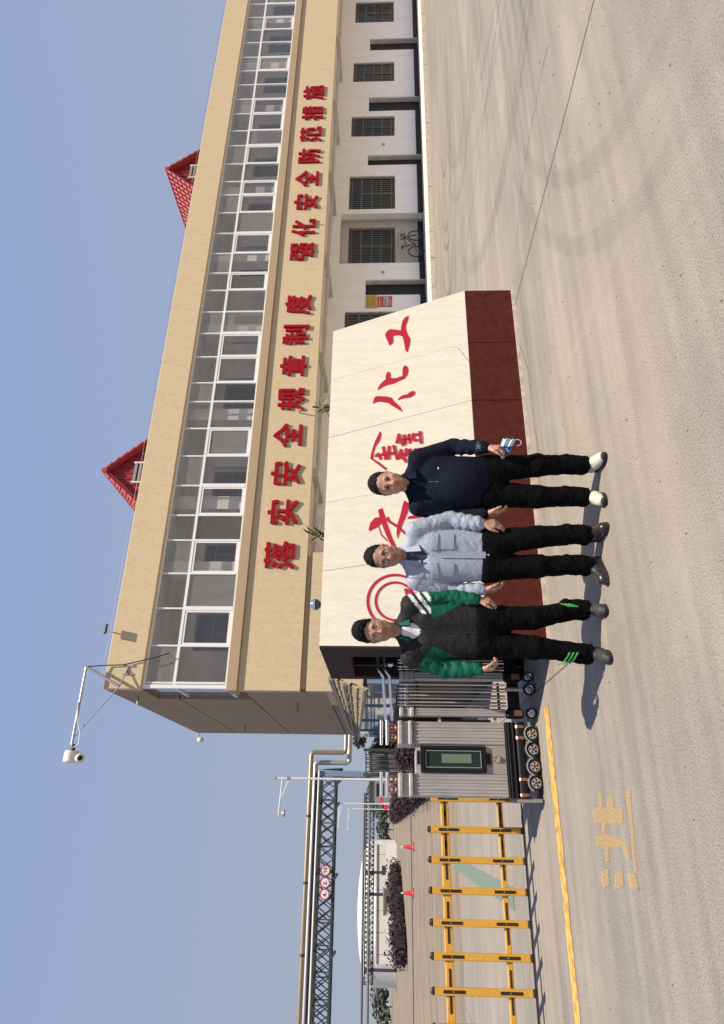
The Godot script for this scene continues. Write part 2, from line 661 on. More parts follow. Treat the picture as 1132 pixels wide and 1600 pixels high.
# the yard's concrete: mottling drawn out along the facade, tyre arcs, worn patches
func yard_picture(x0: float, z0: float, x1: float, z1: float) -> ImageTexture:
	var w := 1740
	var h := 576
	var layers := []
	for q in [[0.016, 4, 5, 1], [0.035, 4, 1, 1], [0.05, 3, 9, 1], [0.16, 3, 14, 1], [0.2, 2, 1, 1]]:
		var f := FastNoiseLite.new()
		f.seed = 40 + layers.size()
		f.noise_type = FastNoiseLite.TYPE_SIMPLEX_SMOOTH
		f.frequency = q[0]
		f.fractal_octaves = q[1]
		var im := f.get_image(int(w / q[2]), h, false, false, false)
		im.resize(w, h, Image.INTERPOLATE_CUBIC)
		im.convert(Image.FORMAT_L8)
		layers.append(im.get_data())
	var a: PackedByteArray = layers[0]
	var b: PackedByteArray = layers[1]
	var d: PackedByteArray = layers[2]
	var e: PackedByteArray = layers[3]
	var g: PackedByteArray = layers[4]
	var dark := PackedFloat32Array()
	dark.resize(w * h)
	var rnd := RandomNumberGenerator.new()
	rnd.seed = 7
	# tyre marks: pairs of arcs swept by turning lorries
	for arc in [[17.0, -7.5, 4.6, 2.2, 5.2, 0.04], [17.2, -7.2, 5.3, 2.4, 5.0, 0.04], [16.2, -8.2, 3.6, 2.6, 5.4, 0.04], [14.5, -6.0, 6.5, 2.0, 4.4, 0.08], [15.0, -5.7, 7.2, 2.0, 4.5, 0.08], [9.0, 2.5, 6.5, 3.2, 5.2, 0.10], [9.2, 2.8, 7.2, 3.2, 5.2, 0.09], [7.0, 3.2, 6.6, 3.3, 4.6, 0.08], [20.0, -4.0, 9.5, 2.2, 4.0, 0.07], [20.0, -4.0, 10.3, 2.2, 4.0, 0.06], [-8.0, 2.0, 7.5, 5.0, 6.1, 0.09], [-8.2, 1.8, 8.3, 5.0, 6.1, 0.08], [18.5, -12.6, 8.1, 1.7, 4.6, 0.19, 0.33], [18.5, -12.4, 7.5, 1.7, 4.6, 0.15, 0.33], [18.6, -12.3, 6.7, 1.7, 4.6, 0.19, 0.34], [19.0, -12.2, 5.6, 1.7, 4.6, 0.16, 0.34], [19.0, -12.2, 5.0, 1.7, 4.6, 0.13, 0.34], [19.5, -12.0, 3.7, 1.7, 4.6, 0.15, 0.36], [22.0, -9.0, 9.0, 2.2, 4.6, 0.09, 0.4], [22.0, -9.0, 10.0, 2.2, 4.6, 0.08, 0.4], [24.0, -8.6, 5.0, 1.8, 4.6, 0.10, 0.4], [12.0, -2.0, 8.0, 3.0, 4.4, 0.06, 0.5], [12.0, -2.0, 8.7, 3.0, 4.4, 0.06, 0.5]]:
		var steps := 2600
		var squash: float = arc[6] if arc.size() > 6 else 0.8
		for i in steps:
			var t: float = lerpf(arc[3], arc[4], float(i) / steps)
			var fade: float = sin(PI * i / steps)
			for band in 4:
				var r: float = arc[2] + (band - 1.5) * 0.045 + rnd.randf_range(-0.02, 0.02)
				var px := int((arc[0] + cos(t) * r - x0) / (x1 - x0) * w)
				var pz := int((arc[1] + sin(t) * r * squash - z0) / (z1 - z0) * h)
				if px >= 0 and px < w and pz >= 0 and pz < h:
					dark[pz * w + px] = maxf(dark[pz * w + px], arc[5] * fade * (0.6 + 0.4 * rnd.randf()))
	# straight wheel streaks running past the gate
	for s in 110:
		var z := rnd.randf_range(-7.5, 0.5)
		var xs := rnd.randf_range(-12.0, 16.0)
		var n := rnd.randf_range(3.0, 13.0)
		var amount := rnd.randf_range(-0.045, 0.07)
		var slope := rnd.randf_range(-0.05, 0.05)
		for i in int(n / (x1 - x0) * w):
			var px := int((xs - x0) / (x1 - x0) * w) + i
			var pz := int((z + slope * i * (x1 - x0) / w - z0) / (z1 - z0) * h)
			for k in 3:
				if px >= 0 and px < w and pz + k >= 0 and pz + k < h:
					dark[(pz + k) * w + px] += amount * (0.5 + 0.5 * rnd.randf()) * sin(PI * i / (n / (x1 - x0) * w))
	var out := PackedByteArray()
	out.resize(w * h * 3)
	for i in w * h:
		var v := 1.0 + (a[i] - 128) * 0.0008 + (b[i] - 128) * 0.0003 + (d[i] - 128) * 0.0003 + (e[i] - 128) * 0.00055 + (g[i] - 128) * 0.00015 - dark[i]
		var warm := (a[i] - 128) * 0.00018
		out[i * 3] = clampi(int(225.0 * v * (1.0 + warm)), 0, 255)
		out[i * 3 + 1] = clampi(int(225.0 * v), 0, 255)
		out[i * 3 + 2] = clampi(int(225.0 * v * (1.0 - warm)), 0, 255)
	return ImageTexture.create_from_image(Image.create_from_data(w, h, false, Image.FORMAT_RGB8, out))


func make_ground() -> void:
	var speck := noise_texture("ground_speck", 1024, 0.14, 0, 0, 3, FastNoiseLite.TYPE_SIMPLEX, [[0.0, Color(0.38, 0.36, 0.34)], [0.16, Color(0.64, 0.62, 0.60)], [0.27, Color(0.88, 0.875, 0.87)], [0.5, Color(0.955, 0.955, 0.955)], [0.72, Color(0.985, 0.98, 0.97)], [0.84, Color(1.0, 1.0, 1.0)]])
	var far := mat("road_concrete", Color(0.235, 0.188, 0.138), 0.9)
	worn(far, noise_texture("road_mottle", 512, 0.02, 0.82, 1.08, 5), Vector3(0.03, 0.06, 0.06))
	var m := mat("yard_concrete", Color(0.375, 0.335, 0.287), 0.9)
	m.albedo_texture = yard_picture(-14.0, -16.2, 44.0, 3.0)
	m.detail_enabled = true
	m.detail_albedo = speck
	m.detail_uv_layer = BaseMaterial3D.DETAIL_UV_2
	m.detail_blend_mode = BaseMaterial3D.BLEND_MODE_MUL
	m.uv1_scale = Vector3.ONE
	structure("ground", sheet(-700, -900, 700, 300, -0.02, 6.0, 14, 12), far)
	var yard := structure("yard_paving", sheet(-14.0, -16.2, 44.0, 3.0, 0.0, 2.3, 24, 8), m)
	# joints between the concrete slabs, and a few wandering cracks
	var joints := [[Vector2(1.25, -16.0), Vector2(1.26, -5.0)], [Vector2(5.75, -16.0), Vector2(5.72, -6.1), Vector2(5.62, -3.65), Vector2(5.6, 2.5)], [Vector2(-3.3, -16.0), Vector2(-3.3, 2.5)], [Vector2(10.3, -16.0), Vector2(10.3, 2.5)]]
	for j in joints:
		var s := Shape.new()
		for i in j.size() - 1:
			var d: Vector2 = (j[i + 1] - j[i]).normalized().orthogonal() * 0.007
			s.quad(Vector3(j[i].x + d.x, 0.004, j[i].y + d.y), Vector3(j[i + 1].x + d.x, 0.004, j[i + 1].y + d.y), Vector3(j[i + 1].x - d.x, 0.004, j[i + 1].y - d.y), Vector3(j[i].x - d.x, 0.004, j[i].y - d.y), Vector3.UP)
		part("slab_joint", s, mat("slab_joint", Color(0.12, 0.105, 0.09), 0.95), yard)
	var rnd := RandomNumberGenerator.new()
	rnd.seed = 21
	for k in 3:
		var s := Shape.new()
		var p: Vector2 = [Vector2(6.2, -5.9), Vector2(3.0, -6.0), Vector2(12.0, -9.0), Vector2(1.4, -3.0), Vector2(4.6, -5.2)][k]
		var dir: float = [0.35, 0.2, 1.2, 0.4, 0.1][k]
		var wide := 0.004
		for i in 14:
			dir += rnd.randf_range(-0.35, 0.35)
			var q := p + Vector2(cos(dir), sin(dir)) * 0.16
			var o := (q - p).normalized().orthogonal() * wide
			s.quad(Vector3(p.x + o.x, 0.004, p.y + o.y), Vector3(q.x + o.x, 0.004, q.y + o.y), Vector3(q.x - o.x, 0.004, q.y - o.y), Vector3(p.x - o.x, 0.004, p.y - o.y), Vector3.UP)
			p = q
		part("crack", s, mat("slab_joint"), yard)
	# grit and small stones lying about
	var grit := Shape.new()
	for i in 900:
		var z := -0.9 - 6.5 * pow(rnd.randf(), 1.3)
		var p := Vector3(rnd.randf_range(-2.5, 9.0), 0.003, z)
		if p.x > 1.3 and z < -6.1:
			continue
		var r := rnd.randf_range(0.003, 0.009)
		grit.col = Color.WHITE * rnd.randf_range(0.25, 1.4)
		var tp := p + Vector3(0, r, 0)
		for q in 4:
			var a := TAU * q / 4 + i
			var b := TAU * (q + 1) / 4 + i
			grit.tri(tp, p + Vector3(cos(a), 0, sin(a)) * r, p + Vector3(cos(b), 0, sin(b)) * r, (Vector3(cos((a + b) / 2), 0.8, sin((a + b) / 2))).normalized())
	var gm := mat("grit_stone", Color(0.34, 0.31, 0.28), 0.9)
	gm.vertex_color_use_as_albedo = true
	tag(structure("grit", grit, gm), "small stones and grit scattered over the concrete yard", "grit", "", "stuff")

	# painted markings
	var paint := mat("worn_yellow_paint", Color(0.62, 0.36, 0.09), 0.8)
	worn(paint, noise_texture("paint_wear", 512, 0.02, 0, 0, 5, FastNoiseLite.TYPE_SIMPLEX, [[0.0, Color(0.7, 0.7, 0.75)], [0.35, Color(0.85, 0.85, 0.85)], [0.6, Color(1, 1, 1)]]), Vector3.ONE * 0.6)
	var line := Shape.new()
	var za := -6.80
	var steps := 40
	for i in steps:
		var xa := 1.05 - 5.5 * i / steps
		var xb := 1.05 - 5.5 * (i + 1) / steps
		var w0 := 0.20 + 0.012 * sin(i * 2.3)
		var w1 := 0.20 + 0.012 * sin((i + 1) * 2.3)
		line.quad(Vector3(xa, 0.004, za + 0.03 * i / steps), Vector3(xb, 0.004, za + 0.03 * (i + 1) / steps), Vector3(xb, 0.004, za + w1 + 0.03 * (i + 1) / steps), Vector3(xa, 0.004, za + w0 + 0.03 * i / steps), Vector3.UP)
	structure("road_marking_line", line, paint)
	var faded := mat("faded_yellow_paint", Color(0.58, 0.37, 0.12), 0.85)
	faded.transparency = BaseMaterial3D.TRANSPARENCY_ALPHA
	worn(faded, noise_texture("paint_flake", 512, 0.12, 0, 0, 5, FastNoiseLite.TYPE_SIMPLEX, [[0.25, Color(1, 1, 1, 0.06)], [0.5, Color(1, 1, 1, 0.4)], [0.75, Color(1, 1, 1, 0.7)]]), Vector3.ONE * 0.9)
	var word := Shape.new()
	var k := 0
	for t in "0.21,-5.32 0.21,-5.23 0.12,-5.26 0.12,-5.15 0.20,-5.11 0.19,-4.99 0.11,-5.00 0.10,-4.81 0.02,-4.85 0.02,-5.52 0.11,-5.51 0.12,-5.37;0.21,-4.72 0.22,-4.61 0.07,-4.65 -0.08,-4.67 -0.19,-4.70 -0.25,-4.68 -0.26,-4.76 -0.12,-4.74 0.07,-4.71;0.02,-5.32 0.02,-5.22 -0.05,-5.27 -0.05,-5.35;-0.06,-5.50 -0.05,-5.23 -0.08,-4.90 -0.10,-4.81 -0.19,-4.80 -0.19,-4.87 -0.12,-4.92 -0.13,-5.09 -0.13,-5.23 -0.22,-5.26 -0.23,-5.34 -0.14,-5.33 -0.13,-5.52;-0.30,-5.47 -0.27,-5.30 -0.37,-5.32 -0.40,-5.45 -0.37,-5.50;-0.29,-5.16 -0.27,-4.99 -0.35,-5.00 -0.39,-5.21;-0.28,-4.89 -0.27,-4.74 -0.35,-4.71 -0.36,-4.86".split(";"):
		var poly := v2s(t)
		var tr := Geometry2D.triangulate_polygon(poly)
		for i in range(0, tr.size(), 3):
			word.tri(Vector3(poly[tr[i]].x, 0.004 + k * 0.0005, poly[tr[i]].y), Vector3(poly[tr[i + 1]].x, 0.004 + k * 0.0005, poly[tr[i + 1]].y), Vector3(poly[tr[i + 2]].x, 0.004 + k * 0.0005, poly[tr[i + 2]].y), Vector3.UP)
		k += 1
	structure("road_marking_lettering", word, faded)
	var green := Shape.new()
	green.quad(Vector3(-0.62, -0.012, -16.6), Vector3(-0.40, -0.012, -16.6), Vector3(-0.62, 0.006, -9.2), Vector3(-0.80, 0.006, -9.2), Vector3.UP)
	structure("road_marking_green", sheet(-0.95, -17.5, -0.70, -9.4, 0.006, 1.0), mat("faded_green_paint", Color(0.14, 0.19, 0.155), 0.9))


# ---------------------------------------------------------------- the office building
# a wall across x with openings [x0, x1, y0, y1] cut through it
func wall_with_openings(x0: float, x1: float, y0: float, y1: float, z: float, thick: float, holes: Array) -> Shape:
	var s := Shape.new()
	var xs := [x0, x1]
	for q in holes:
		xs.append(q[0])
		xs.append(q[1])
	xs.sort()
	for i in xs.size() - 1:
		if xs[i + 1] - xs[i] < 0.001:
			continue
		var mid: float = (xs[i] + xs[i + 1]) * 0.5
		var spans := []
		for q in holes:
			if q[0] < mid and mid < q[1]:
				spans.append([q[2], q[3]])
		spans.sort_custom(func(a, b): return a[0] < b[0])
		var y := y0
		for q in spans + [[y1, y1]]:
			if q[0] - y > 0.001:
				s.span(Vector3(xs[i], y, z - thick), Vector3(xs[i + 1], q[0], z))
			y = q[1]
	return s


# a barred window set in an opening: frame, dark panes, security bars
func barred_window(b: Node3D, x0: float, x1: float, y0: float, y1: float, z: float, bars := true) -> void:
	var f := Shape.new()
	var w := 0.06
	f.span(Vector3(x0, y0, z - 0.14), Vector3(x0 + w, y1, z - 0.06))
	f.span(Vector3(x1 - w, y0, z - 0.14), Vector3(x1, y1, z - 0.06))
	f.span(Vector3(x0 + w, y0, z - 0.138), Vector3(x1 - w, y0 + w, z - 0.062))
	f.span(Vector3(x0 + w, y1 - w, z - 0.138), Vector3(x1 - w, y1, z - 0.062))
	var yt := y1 - (y1 - y0) * 0.27
	f.span(Vector3(x0 + w, yt - 0.025, z - 0.136), Vector3(x1 - w, yt + 0.025, z - 0.064))
	var xm := (x0 + x1) * 0.5
	f.span(Vector3(xm - 0.025, y0 + w, z - 0.134), Vector3(xm + 0.025, yt - 0.025, z - 0.066))
	var frame := part("window", f, mat("window_bar"), b)
	part("pane", Shape.new().span(Vector3(x0 + w, y0 + w, z - 0.11), Vector3(xm - 0.026, yt - 0.026, z - 0.10)), mat("dark_glazing"), frame)
	part("pane", Shape.new().span(Vector3(xm + 0.026, y0 + w, z - 0.11), Vector3(x1 - w, yt - 0.026, z - 0.10)), mat("dark_glazing"), frame)
	part("pane", Shape.new().span(Vector3(x0 + w, yt + 0.026, z - 0.11), Vector3(x1 - w, y1 - w, z - 0.10)), mat("dark_glazing"), frame)
	if bars:
		var n := int((x1 - x0) / 0.115)
		for i in range(1, n):
			var x := lerpf(x0, x1, float(i) / n)
			part("bar", Shape.new().span(Vector3(x - 0.008, y0 + 0.01, z - 0.04), Vector3(x + 0.008, y1 - 0.01, z - 0.024)), mat("window_bar"), frame)
		for t in [0.08, 0.3, 0.5, 0.72, 0.93]:
			var y := lerpf(y0, y1, t)
			part("cross_bar", Shape.new().span(Vector3(x0, y - 0.012, z - 0.023), Vector3(x1, y + 0.012, z - 0.015)), mat("window_bar"), frame)


func make_building() -> void:
	var b := thing("office_building", "cream office building with glazed upper veranda and red slogan letters", "building")
	var x0 := 2.86
	var x1 := 40.0
	var back := -25.2
	var z := FACADE_Z
	var cream := mat("cream_render")
	# upper floor
	part("parapet", Shape.new().span(Vector3(x0, 7.62, z - 0.22), Vector3(x1, 8.56, z), 0.015), cream, b)
	part("parapet_return", Shape.new().span(Vector3(x0 + 0.003, 7.62, back), Vector3(x0 + 0.22, 8.55, z - 0.221)), mat("shade_toned_render"), b)
	part("roof", Shape.new().span(Vector3(x0 + 0.23, 7.72, back), Vector3(x1, 7.95, z - 0.225)), mat("cream_soffit"), b)
	part("veranda_ceiling", Shape.new().span(Vector3(x0 + 0.2, 7.66, -18.6), Vector3(x1, 7.71, z - 0.235)), mat("inner_wall"), b)
	part("window_sill", Shape.new().span(Vector3(x0 - 0.03, 5.22, z - 0.45), Vector3(x1, 5.49, z + 0.075), 0.012), mat("sill_stone"), b)
	part("spandrel_wall", Shape.new().span(Vector3(x0, 3.69, z - 0.24), Vector3(x1, 5.215, z)), cream, b)
	part("soffit", Shape.new().span(Vector3(6.5, 3.72, -18.5), Vector3(x1, 3.95, z - 0.245)), mat("cream_soffit"), b)
	for x in [9.0, 13.2, 17.4, 21.6, 25.8, 30.0]:
		part("soffit_beam", Shape.new().span(Vector3(x, 3.56, -18.5), Vector3(x + 0.25, 3.715, z - 0.4)), mat("cream_soffit"), b)
	part("soffit_rib", Shape.new().span(Vector3(6.5, 3.62, -17.6), Vector3(x1, 3.716, -17.4)), mat("cream_soffit"), b)
	part("veranda_floor", Shape.new().span(Vector3(x0 + 0.2, 5.0, -18.5), Vector3(x1, 5.2, z - 0.26)), mat("cream_soffit"), b)
	# left end: a solid block down to the ground, with a shadow groove above it
	part("end_block", Shape.new().span(Vector3(x0 + 0.01, 0.0, -18.5), Vector3(6.5, 3.55, z - 0.06)), cream, b)
	part("groove", Shape.new().span(Vector3(x0 + 0.08, 3.551, -18.4), Vector3(6.45, 3.688, z - 0.15)), cream, b)
	var side := mat("shade_toned_render")
	for q in [[0.0, 3.03], [3.07, 5.08], [5.12, 7.04], [7.08, 7.615]]:
		var zf: float = -18.52 if q[1] < 3.5 else (-17.75 if q[0] > 5.1 else z - 0.46 if q[0] > 5.0 else z - 0.25)
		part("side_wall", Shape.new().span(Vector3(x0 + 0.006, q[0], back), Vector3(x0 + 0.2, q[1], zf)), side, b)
	part("side_groove", Shape.new().span(Vector3(x0 + 0.03, 0.0, back + 0.05), Vector3(x0 + 0.19, 7.6, -18.6)), mat("dark_groove"), b)
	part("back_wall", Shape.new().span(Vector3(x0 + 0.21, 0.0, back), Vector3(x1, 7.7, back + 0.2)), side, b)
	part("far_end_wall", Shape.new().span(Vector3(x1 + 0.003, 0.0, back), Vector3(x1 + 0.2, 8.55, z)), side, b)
	# ground floor behind the walkway
	var holes := [[26.3, 27.6, 1.25, 3.1], [24.5, 25.12, 0.15, 2.37], [21.95, 23.85, 1.25, 3.1], [19.07, 21.7, 0.15, 3.40], [17.5, 18.25, 0.15, 2.37], [15.0, 16.72, 1.25, 3.1], [11.5, 13.2, 1.25, 3.1], [27.95, 28.9, 0.15, 2.37], [30.0, 31.4, 1.25, 3.1], [32.3, 33.2, 0.15, 2.37], [34.5, 36.2, 1.25, 3.1]]
	part("wall", wall_with_openings(6.5, x1, 0.15, 3.72, -18.5, 0.28, holes), mat("white_wall"), b)
	part("recess_wall", wall_with_openings(18.9, 21.9, 0.15, 3.72, -18.95, 0.2, [[19.55, 21.45, 1.25, 3.1]]), mat("recess_shade_grey"), b)
	part("recess_cheek", Shape.new().span(Vector3(21.703, 0.15, -18.95), Vector3(21.9, 3.5, -18.79)).span(Vector3(18.9, 0.15, -18.95), Vector3(19.067, 3.5, -18.79)), mat("recess_shade_grey"), b)
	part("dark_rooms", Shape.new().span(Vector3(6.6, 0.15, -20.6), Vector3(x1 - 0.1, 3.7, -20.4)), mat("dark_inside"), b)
	for q in holes:
		if q[2] > 1.0:
			barred_window(b, q[0], q[1], q[2], q[3], -18.5)
		elif q[3] < 3.0:
			part("door", Shape.new().span(Vector3(q[0], 0.15, -18.76), Vector3(q[1], q[3] - 0.02, -18.72)), mat("dark_inside"), b)
			part("door_jamb", Shape.new().span(Vector3(q[1] - 0.04, 0.16, -18.718), Vector3(q[1] - 0.002, q[3] - 0.02, -18.52)), mat("cream_soffit"), b)
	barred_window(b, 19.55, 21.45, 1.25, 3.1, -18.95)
	for q in [[6.5, 15.0], [15.0, 17.5], [18.25, 19.07], [21.7, 24.5], [25.12, 27.95], [28.9, 32.3], [33.2, x1]]:
		part("skirting", Shape.new().span(Vector3(q[0], 0.15, -18.497), Vector3(q[1], 0.36, -18.47)), mat("dark_skirting"), b)
	part("skirting", Shape.new().span(Vector3(19.07, 0.15, -18.947), Vector3(21.7, 0.36, -18.92)), mat("dark_skirting"), b)
	part("junction_box", Shape.new().box(Vector3(25.75, 1.72, -18.48), Vector3(0.07, 0.1, 0.04)), mat("steel_grey"), b)
	part("junction_box", Shape.new().box(Vector3(18.6, 1.72, -18.48), Vector3(0.07, 0.1, 0.04)), mat("steel_grey"), b)
	# raised walkway with its kerb tiles
	var walk := part("walkway", Shape.new().span(Vector3(6.5, -0.05, -18.78), Vector3(x1, 0.15, -16.262)), mat("walkway_tile"), b)
	var x := 6.5
	var i := 0
	while x < x1:
		var w: float = 1.15 + 0.1 * sin(i * 1.7)
		part("kerb_tile", Shape.new().span(Vector3(x + 0.006, -0.05, -16.26), Vector3(x + w - 0.006, 0.146 + 0.004 * sin(i * 3.1), -16.20 + 0.006 * sin(i * 2.2)), 0.008), mat("kerb_tile"), walk)
		x += w
		i += 1
	# veranda glazing
	var gz := z - 0.14
	var mull := [3.04, 3.97, 4.95, 5.91, 6.87, 7.62, 8.55, 9.51, 10.45, 11.4, 12.09, 13.08, 14.01, 14.89, 15.81, 16.57, 17.46, 18.41, 19.41, 20.31, 21.01, 21.95, 22.96, 23.81, 24.82, 25.7, 26.6, 27.5, 28.4, 29.4, 30.3, 31.2, 32.2, 33.1, 34.0, 35.0, 36.0, 37.0, 38.0, 39.0, 39.9]
	var thick := [2, 6, 12, 17, 22, 27, 32, 37]
	var sash := [1, 3, 5, 7, 10, 11, 14, 16, 18, 19, 21, 23, 24, 27, 30, 33]
	var white := mat("white_aluminium")
	part("transom", Shape.new().span(Vector3(3.0, 6.80, gz - 0.04), Vector3(x1, 6.87, gz + 0.04)), white, b)
	part("bottom_rail", Shape.new().span(Vector3(3.0, 5.493, gz - 0.04), Vector3(x1, 5.56, gz + 0.04)), white, b)
	part("head_rail", Shape.new().span(Vector3(3.0, 7.56, gz - 0.035), Vector3(x1, 7.62, gz + 0.035)), white, b)
	for k in mull.size():
		var w: float = 0.055 if thick.has(k) else 0.026
		part("mullion", Shape.new().span(Vector3(mull[k] - w, 5.562, gz - 0.038), Vector3(mull[k] + w, 6.798, gz + 0.045)), white, b)
		part("mullion", Shape.new().span(Vector3(mull[k] - 0.02, 6.872, gz - 0.038), Vector3(mull[k] + 0.02, 7.558, gz + 0.038)), white, b)
		if k < mull.size() - 1:
			var a: float = mull[k] + w
			var c: float = mull[k + 1] - (0.055 if thick.has(k + 1) else 0.026)
			part("pane", Shape.new().span(Vector3(a, 6.872, gz - 0.004), Vector3(c, 7.558, gz + 0.002)), mat(["window_glass", "window_glass_dusty", "window_glass"][(k * 5 + 1) % 3]), b)
			part("pane", Shape.new().span(Vector3(a, 5.562, gz - 0.004), Vector3(c, 6.798, gz + 0.002)), mat(["window_glass", "window_glass_dusty", "window_glass_dark", "window_glass", "window_glass"][(k * 3) % 5]), b)
			if sash.has(k):
				var f := Shape.new()
				f.span(Vector3(a + 0.002, 5.564, gz + 0.004), Vector3(a + 0.05, 6.796, gz + 0.03))
				f.span(Vector3(c - 0.05, 5.564, gz + 0.004), Vector3(c - 0.002, 6.796, gz + 0.03))
				f.span(Vector3(a + 0.05, 5.564, gz + 0.005), Vector3(c - 0.05, 5.64, gz + 0.029))
				f.span(Vector3(a + 0.05, 6.74, gz + 0.005), Vector3(c - 0.05, 6.796, gz + 0.029))
				part("sash", f, white, b)
	# the glazing turns the corner
	part("corner_post", Shape.new().span(Vector3(x0 + 0.04, 5.493, gz - 0.05), Vector3(2.998, 7.618, gz + 0.05), 0.01), white, b)
	part("side_pane", Shape.new().span(Vector3(x0 + 0.10, 5.5, -17.74), Vector3(x0 + 0.106, 7.6, gz - 0.055)), mat("blue_glass"), b)
	part("side_rail", Shape.new().span(Vector3(x0 + 0.06, 5.494, -17.74), Vector3(x0 + 0.15, 5.58, gz - 0.052)).span(Vector3(x0 + 0.06, 6.80, -17.74), Vector3(x0 + 0.15, 6.86, gz - 0.053)), white, b)
	part("veranda_side_wall", Shape.new().span(Vector3(x0 + 0.21, 5.2, -18.6), Vector3(x0 + 0.35, 7.65, -17.7)), mat("inner_wall"), b)
	# rooms behind the veranda
	var inner := []
	for q in [[4.35, 5.45], [7.0, 7.66], [8.8, 10.2], [12.3, 13.65], [15.4, 16.72], [18.6, 19.9], [21.9, 23.1], [24.0, 25.2], [26.2, 27.4], [29.5, 30.8], [32.5, 33.8], [35.5, 36.8]]:
		inner.append([q[0], q[1], 5.22 if q[1] < 7.7 and q[0] < 4.4 else 5.9, 7.15])
	part("veranda_wall", wall_with_openings(x0 + 0.21, x1, 5.2, 7.66, -18.6, 0.2, inner), mat("inner_wall"), b)
	for q in inner:
		barred_window(b, q[0], q[1], q[2], q[3], -18.6, q[0] > 8.0)
	for px in [6.2, 8.2, 11.2, 14.5, 17.7, 21.0, 25.7, 28.5, 31.7]:
		part("veranda_pillar", Shape.new().span(Vector3(px - 0.2, 5.2, -17.2), Vector3(px + 0.2, 7.66, -16.8)), mat("inner_wall"), b)
	for q in [[5.6, 5.9], [10.3, 11.0], [13.8, 14.3], [20.0, 20.9], [23.2, 23.9]]:
		part("curtain", Shape.new().span(Vector3(q[0], 5.9, -18.50), Vector3(q[1], 7.2, -18.47)), mat("white_plastic"), b)
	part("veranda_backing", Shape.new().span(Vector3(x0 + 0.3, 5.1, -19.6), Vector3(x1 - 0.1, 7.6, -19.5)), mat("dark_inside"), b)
	# lightning tape on little posts
	var pts := []
	var wire := Shape.new()
	var k := 0
	x = x0 + 0.1
	while x < x1:
		pts.append(Vector3(x, 8.66 + 0.012 * sin(k * 2.1), z - 0.07 + 0.01 * sin(k * 1.3)))
		x += 0.55
		k += 1
	wire.tube(pts, 0.006, 5)
	for q in range(0, pts.size(), 2):
		wire.tube([Vector3(pts[q].x, 8.55, pts[q].z), pts[q]], 0.009, 5)
	part("lightning_tape", wire, mat("steel_grey"), b)
	# drain spouts under the letters
	for q in [[10.9, 4.14, 3.72], [18.72, 4.24, 3.72]]:
		part("drain_spout", Shape.new().tube([Vector3(q[0], q[1], z - 0.02), Vector3(q[0], q[1], z + 0.16), Vector3(q[0], q[1] - 0.05, z + 0.19)], 0.022, 8), mat("steel_grey"), b)
	for q in [[8.02, -17.3], [3.98, -18.2], [6.35, -23.0]]:
		part("pipe_stub", Shape.new().tube([Vector3(x0 + 0.02, q[0], q[1]), Vector3(x0 - 0.22, q[0] - 0.02, q[1])], 0.03, 8), mat("steel_grey"), b)
	# two red gabled dormers behind the parapet
	for cx in [9.45, 22.72]:
		make_dormer(b, cx)


func make_dormer(b: Node3D, cx: float) -> void:
	var zf := -17.3
	var top := 9.96
	var half := 1.5
	var low := 8.25
	var gable := part("dormer_gable", Shape.new().prism(PackedVector2Array([Vector2(-half, low), Vector2(half, low), Vector2(0, top)]), Vector3(cx, 0, zf - 0.12), Vector3.RIGHT, Vector3.UP, Vector3.BACK, 0.1), mat("red_panel"), b)
	for i in range(-6, 7):
		var x := i * 0.2
		part("batten", Shape.new().span(Vector3(cx + x - 0.012, low, zf - 0.018), Vector3(cx + x + 0.012, top - absf(x) * (top - low) / half - 0.06, zf + 0.004)), mat("red_panel"), gable)
	var lou := Shape.new()
	for i in 5:
		lou.box(Vector3(cx, 8.62 + i * 0.14, zf + 0.03), Vector3(0.62, 0.07, 0.02), Basis(Vector3.RIGHT, 0.5))
	lou.span(Vector3(cx - 0.36, 8.5, zf - 0.015), Vector3(cx - 0.31, 9.25, zf + 0.05))
	lou.span(Vector3(cx + 0.31, 8.5, zf - 0.015), Vector3(cx + 0.36, 9.25, zf + 0.05))
	part("louver", lou, mat("white_plastic"), gable)
	part("louver_backing", Shape.new().span(Vector3(cx - 0.31, 8.5, zf - 0.014), Vector3(cx + 0.31, 9.25, zf - 0.004)), mat("dark_inside"), gable)
	for s in [-1.0, 1.0]:
		var roof := Shape.new()
		var a := Vector3(cx, top + 0.06, zf + 0.14)
		var e := Vector3(cx + s * (half + 0.1), low - 0.05, zf + 0.14)
		var d := (e - a).normalized()
		var up := Vector3(-d.y * s, d.x * s, 0) * 1.0
		up = up.normalized() if up.y > 0 else -up.normalized()
		var bas := Basis(d, up, d.cross(up))
		roof.box((a + e) * 0.5 + Vector3(0, 0, -1.45), Vector3((e - a).length(), 0.05, 2.9), bas)
		# overlapping tile courses with rolls
		var courses := 9
		for i in courses:
			var at := a.lerp(e, (i + 0.5) / courses) + up * 0.045 + Vector3(0, 0, -1.45)
			roof.box(at, Vector3((e - a).length() / courses * 1.15, 0.025, 2.94), bas * Basis(Vector3.BACK, -0.12 * bas.determinant()))
		var n := 14
		for i in n:
			var zz := -2.85 * i / (n - 1)
			for k in courses:
				roof.tube([a.lerp(e, float(k) / courses) + up * 0.055 + Vector3(0, 0, zz), a.lerp(e, (k + 1.08) / courses) + up * 0.085 + Vector3(0, 0, zz)], [0.045, 0.062], 6)
		part("dormer_roof", roof, mat("red_tile"), b)
	part("ridge_cap", Shape.new().tube([Vector3(cx, top + 0.10, zf + 0.2), Vector3(cx, top + 0.10, zf - 2.8)], 0.09, 8), mat("red_tile"), b)


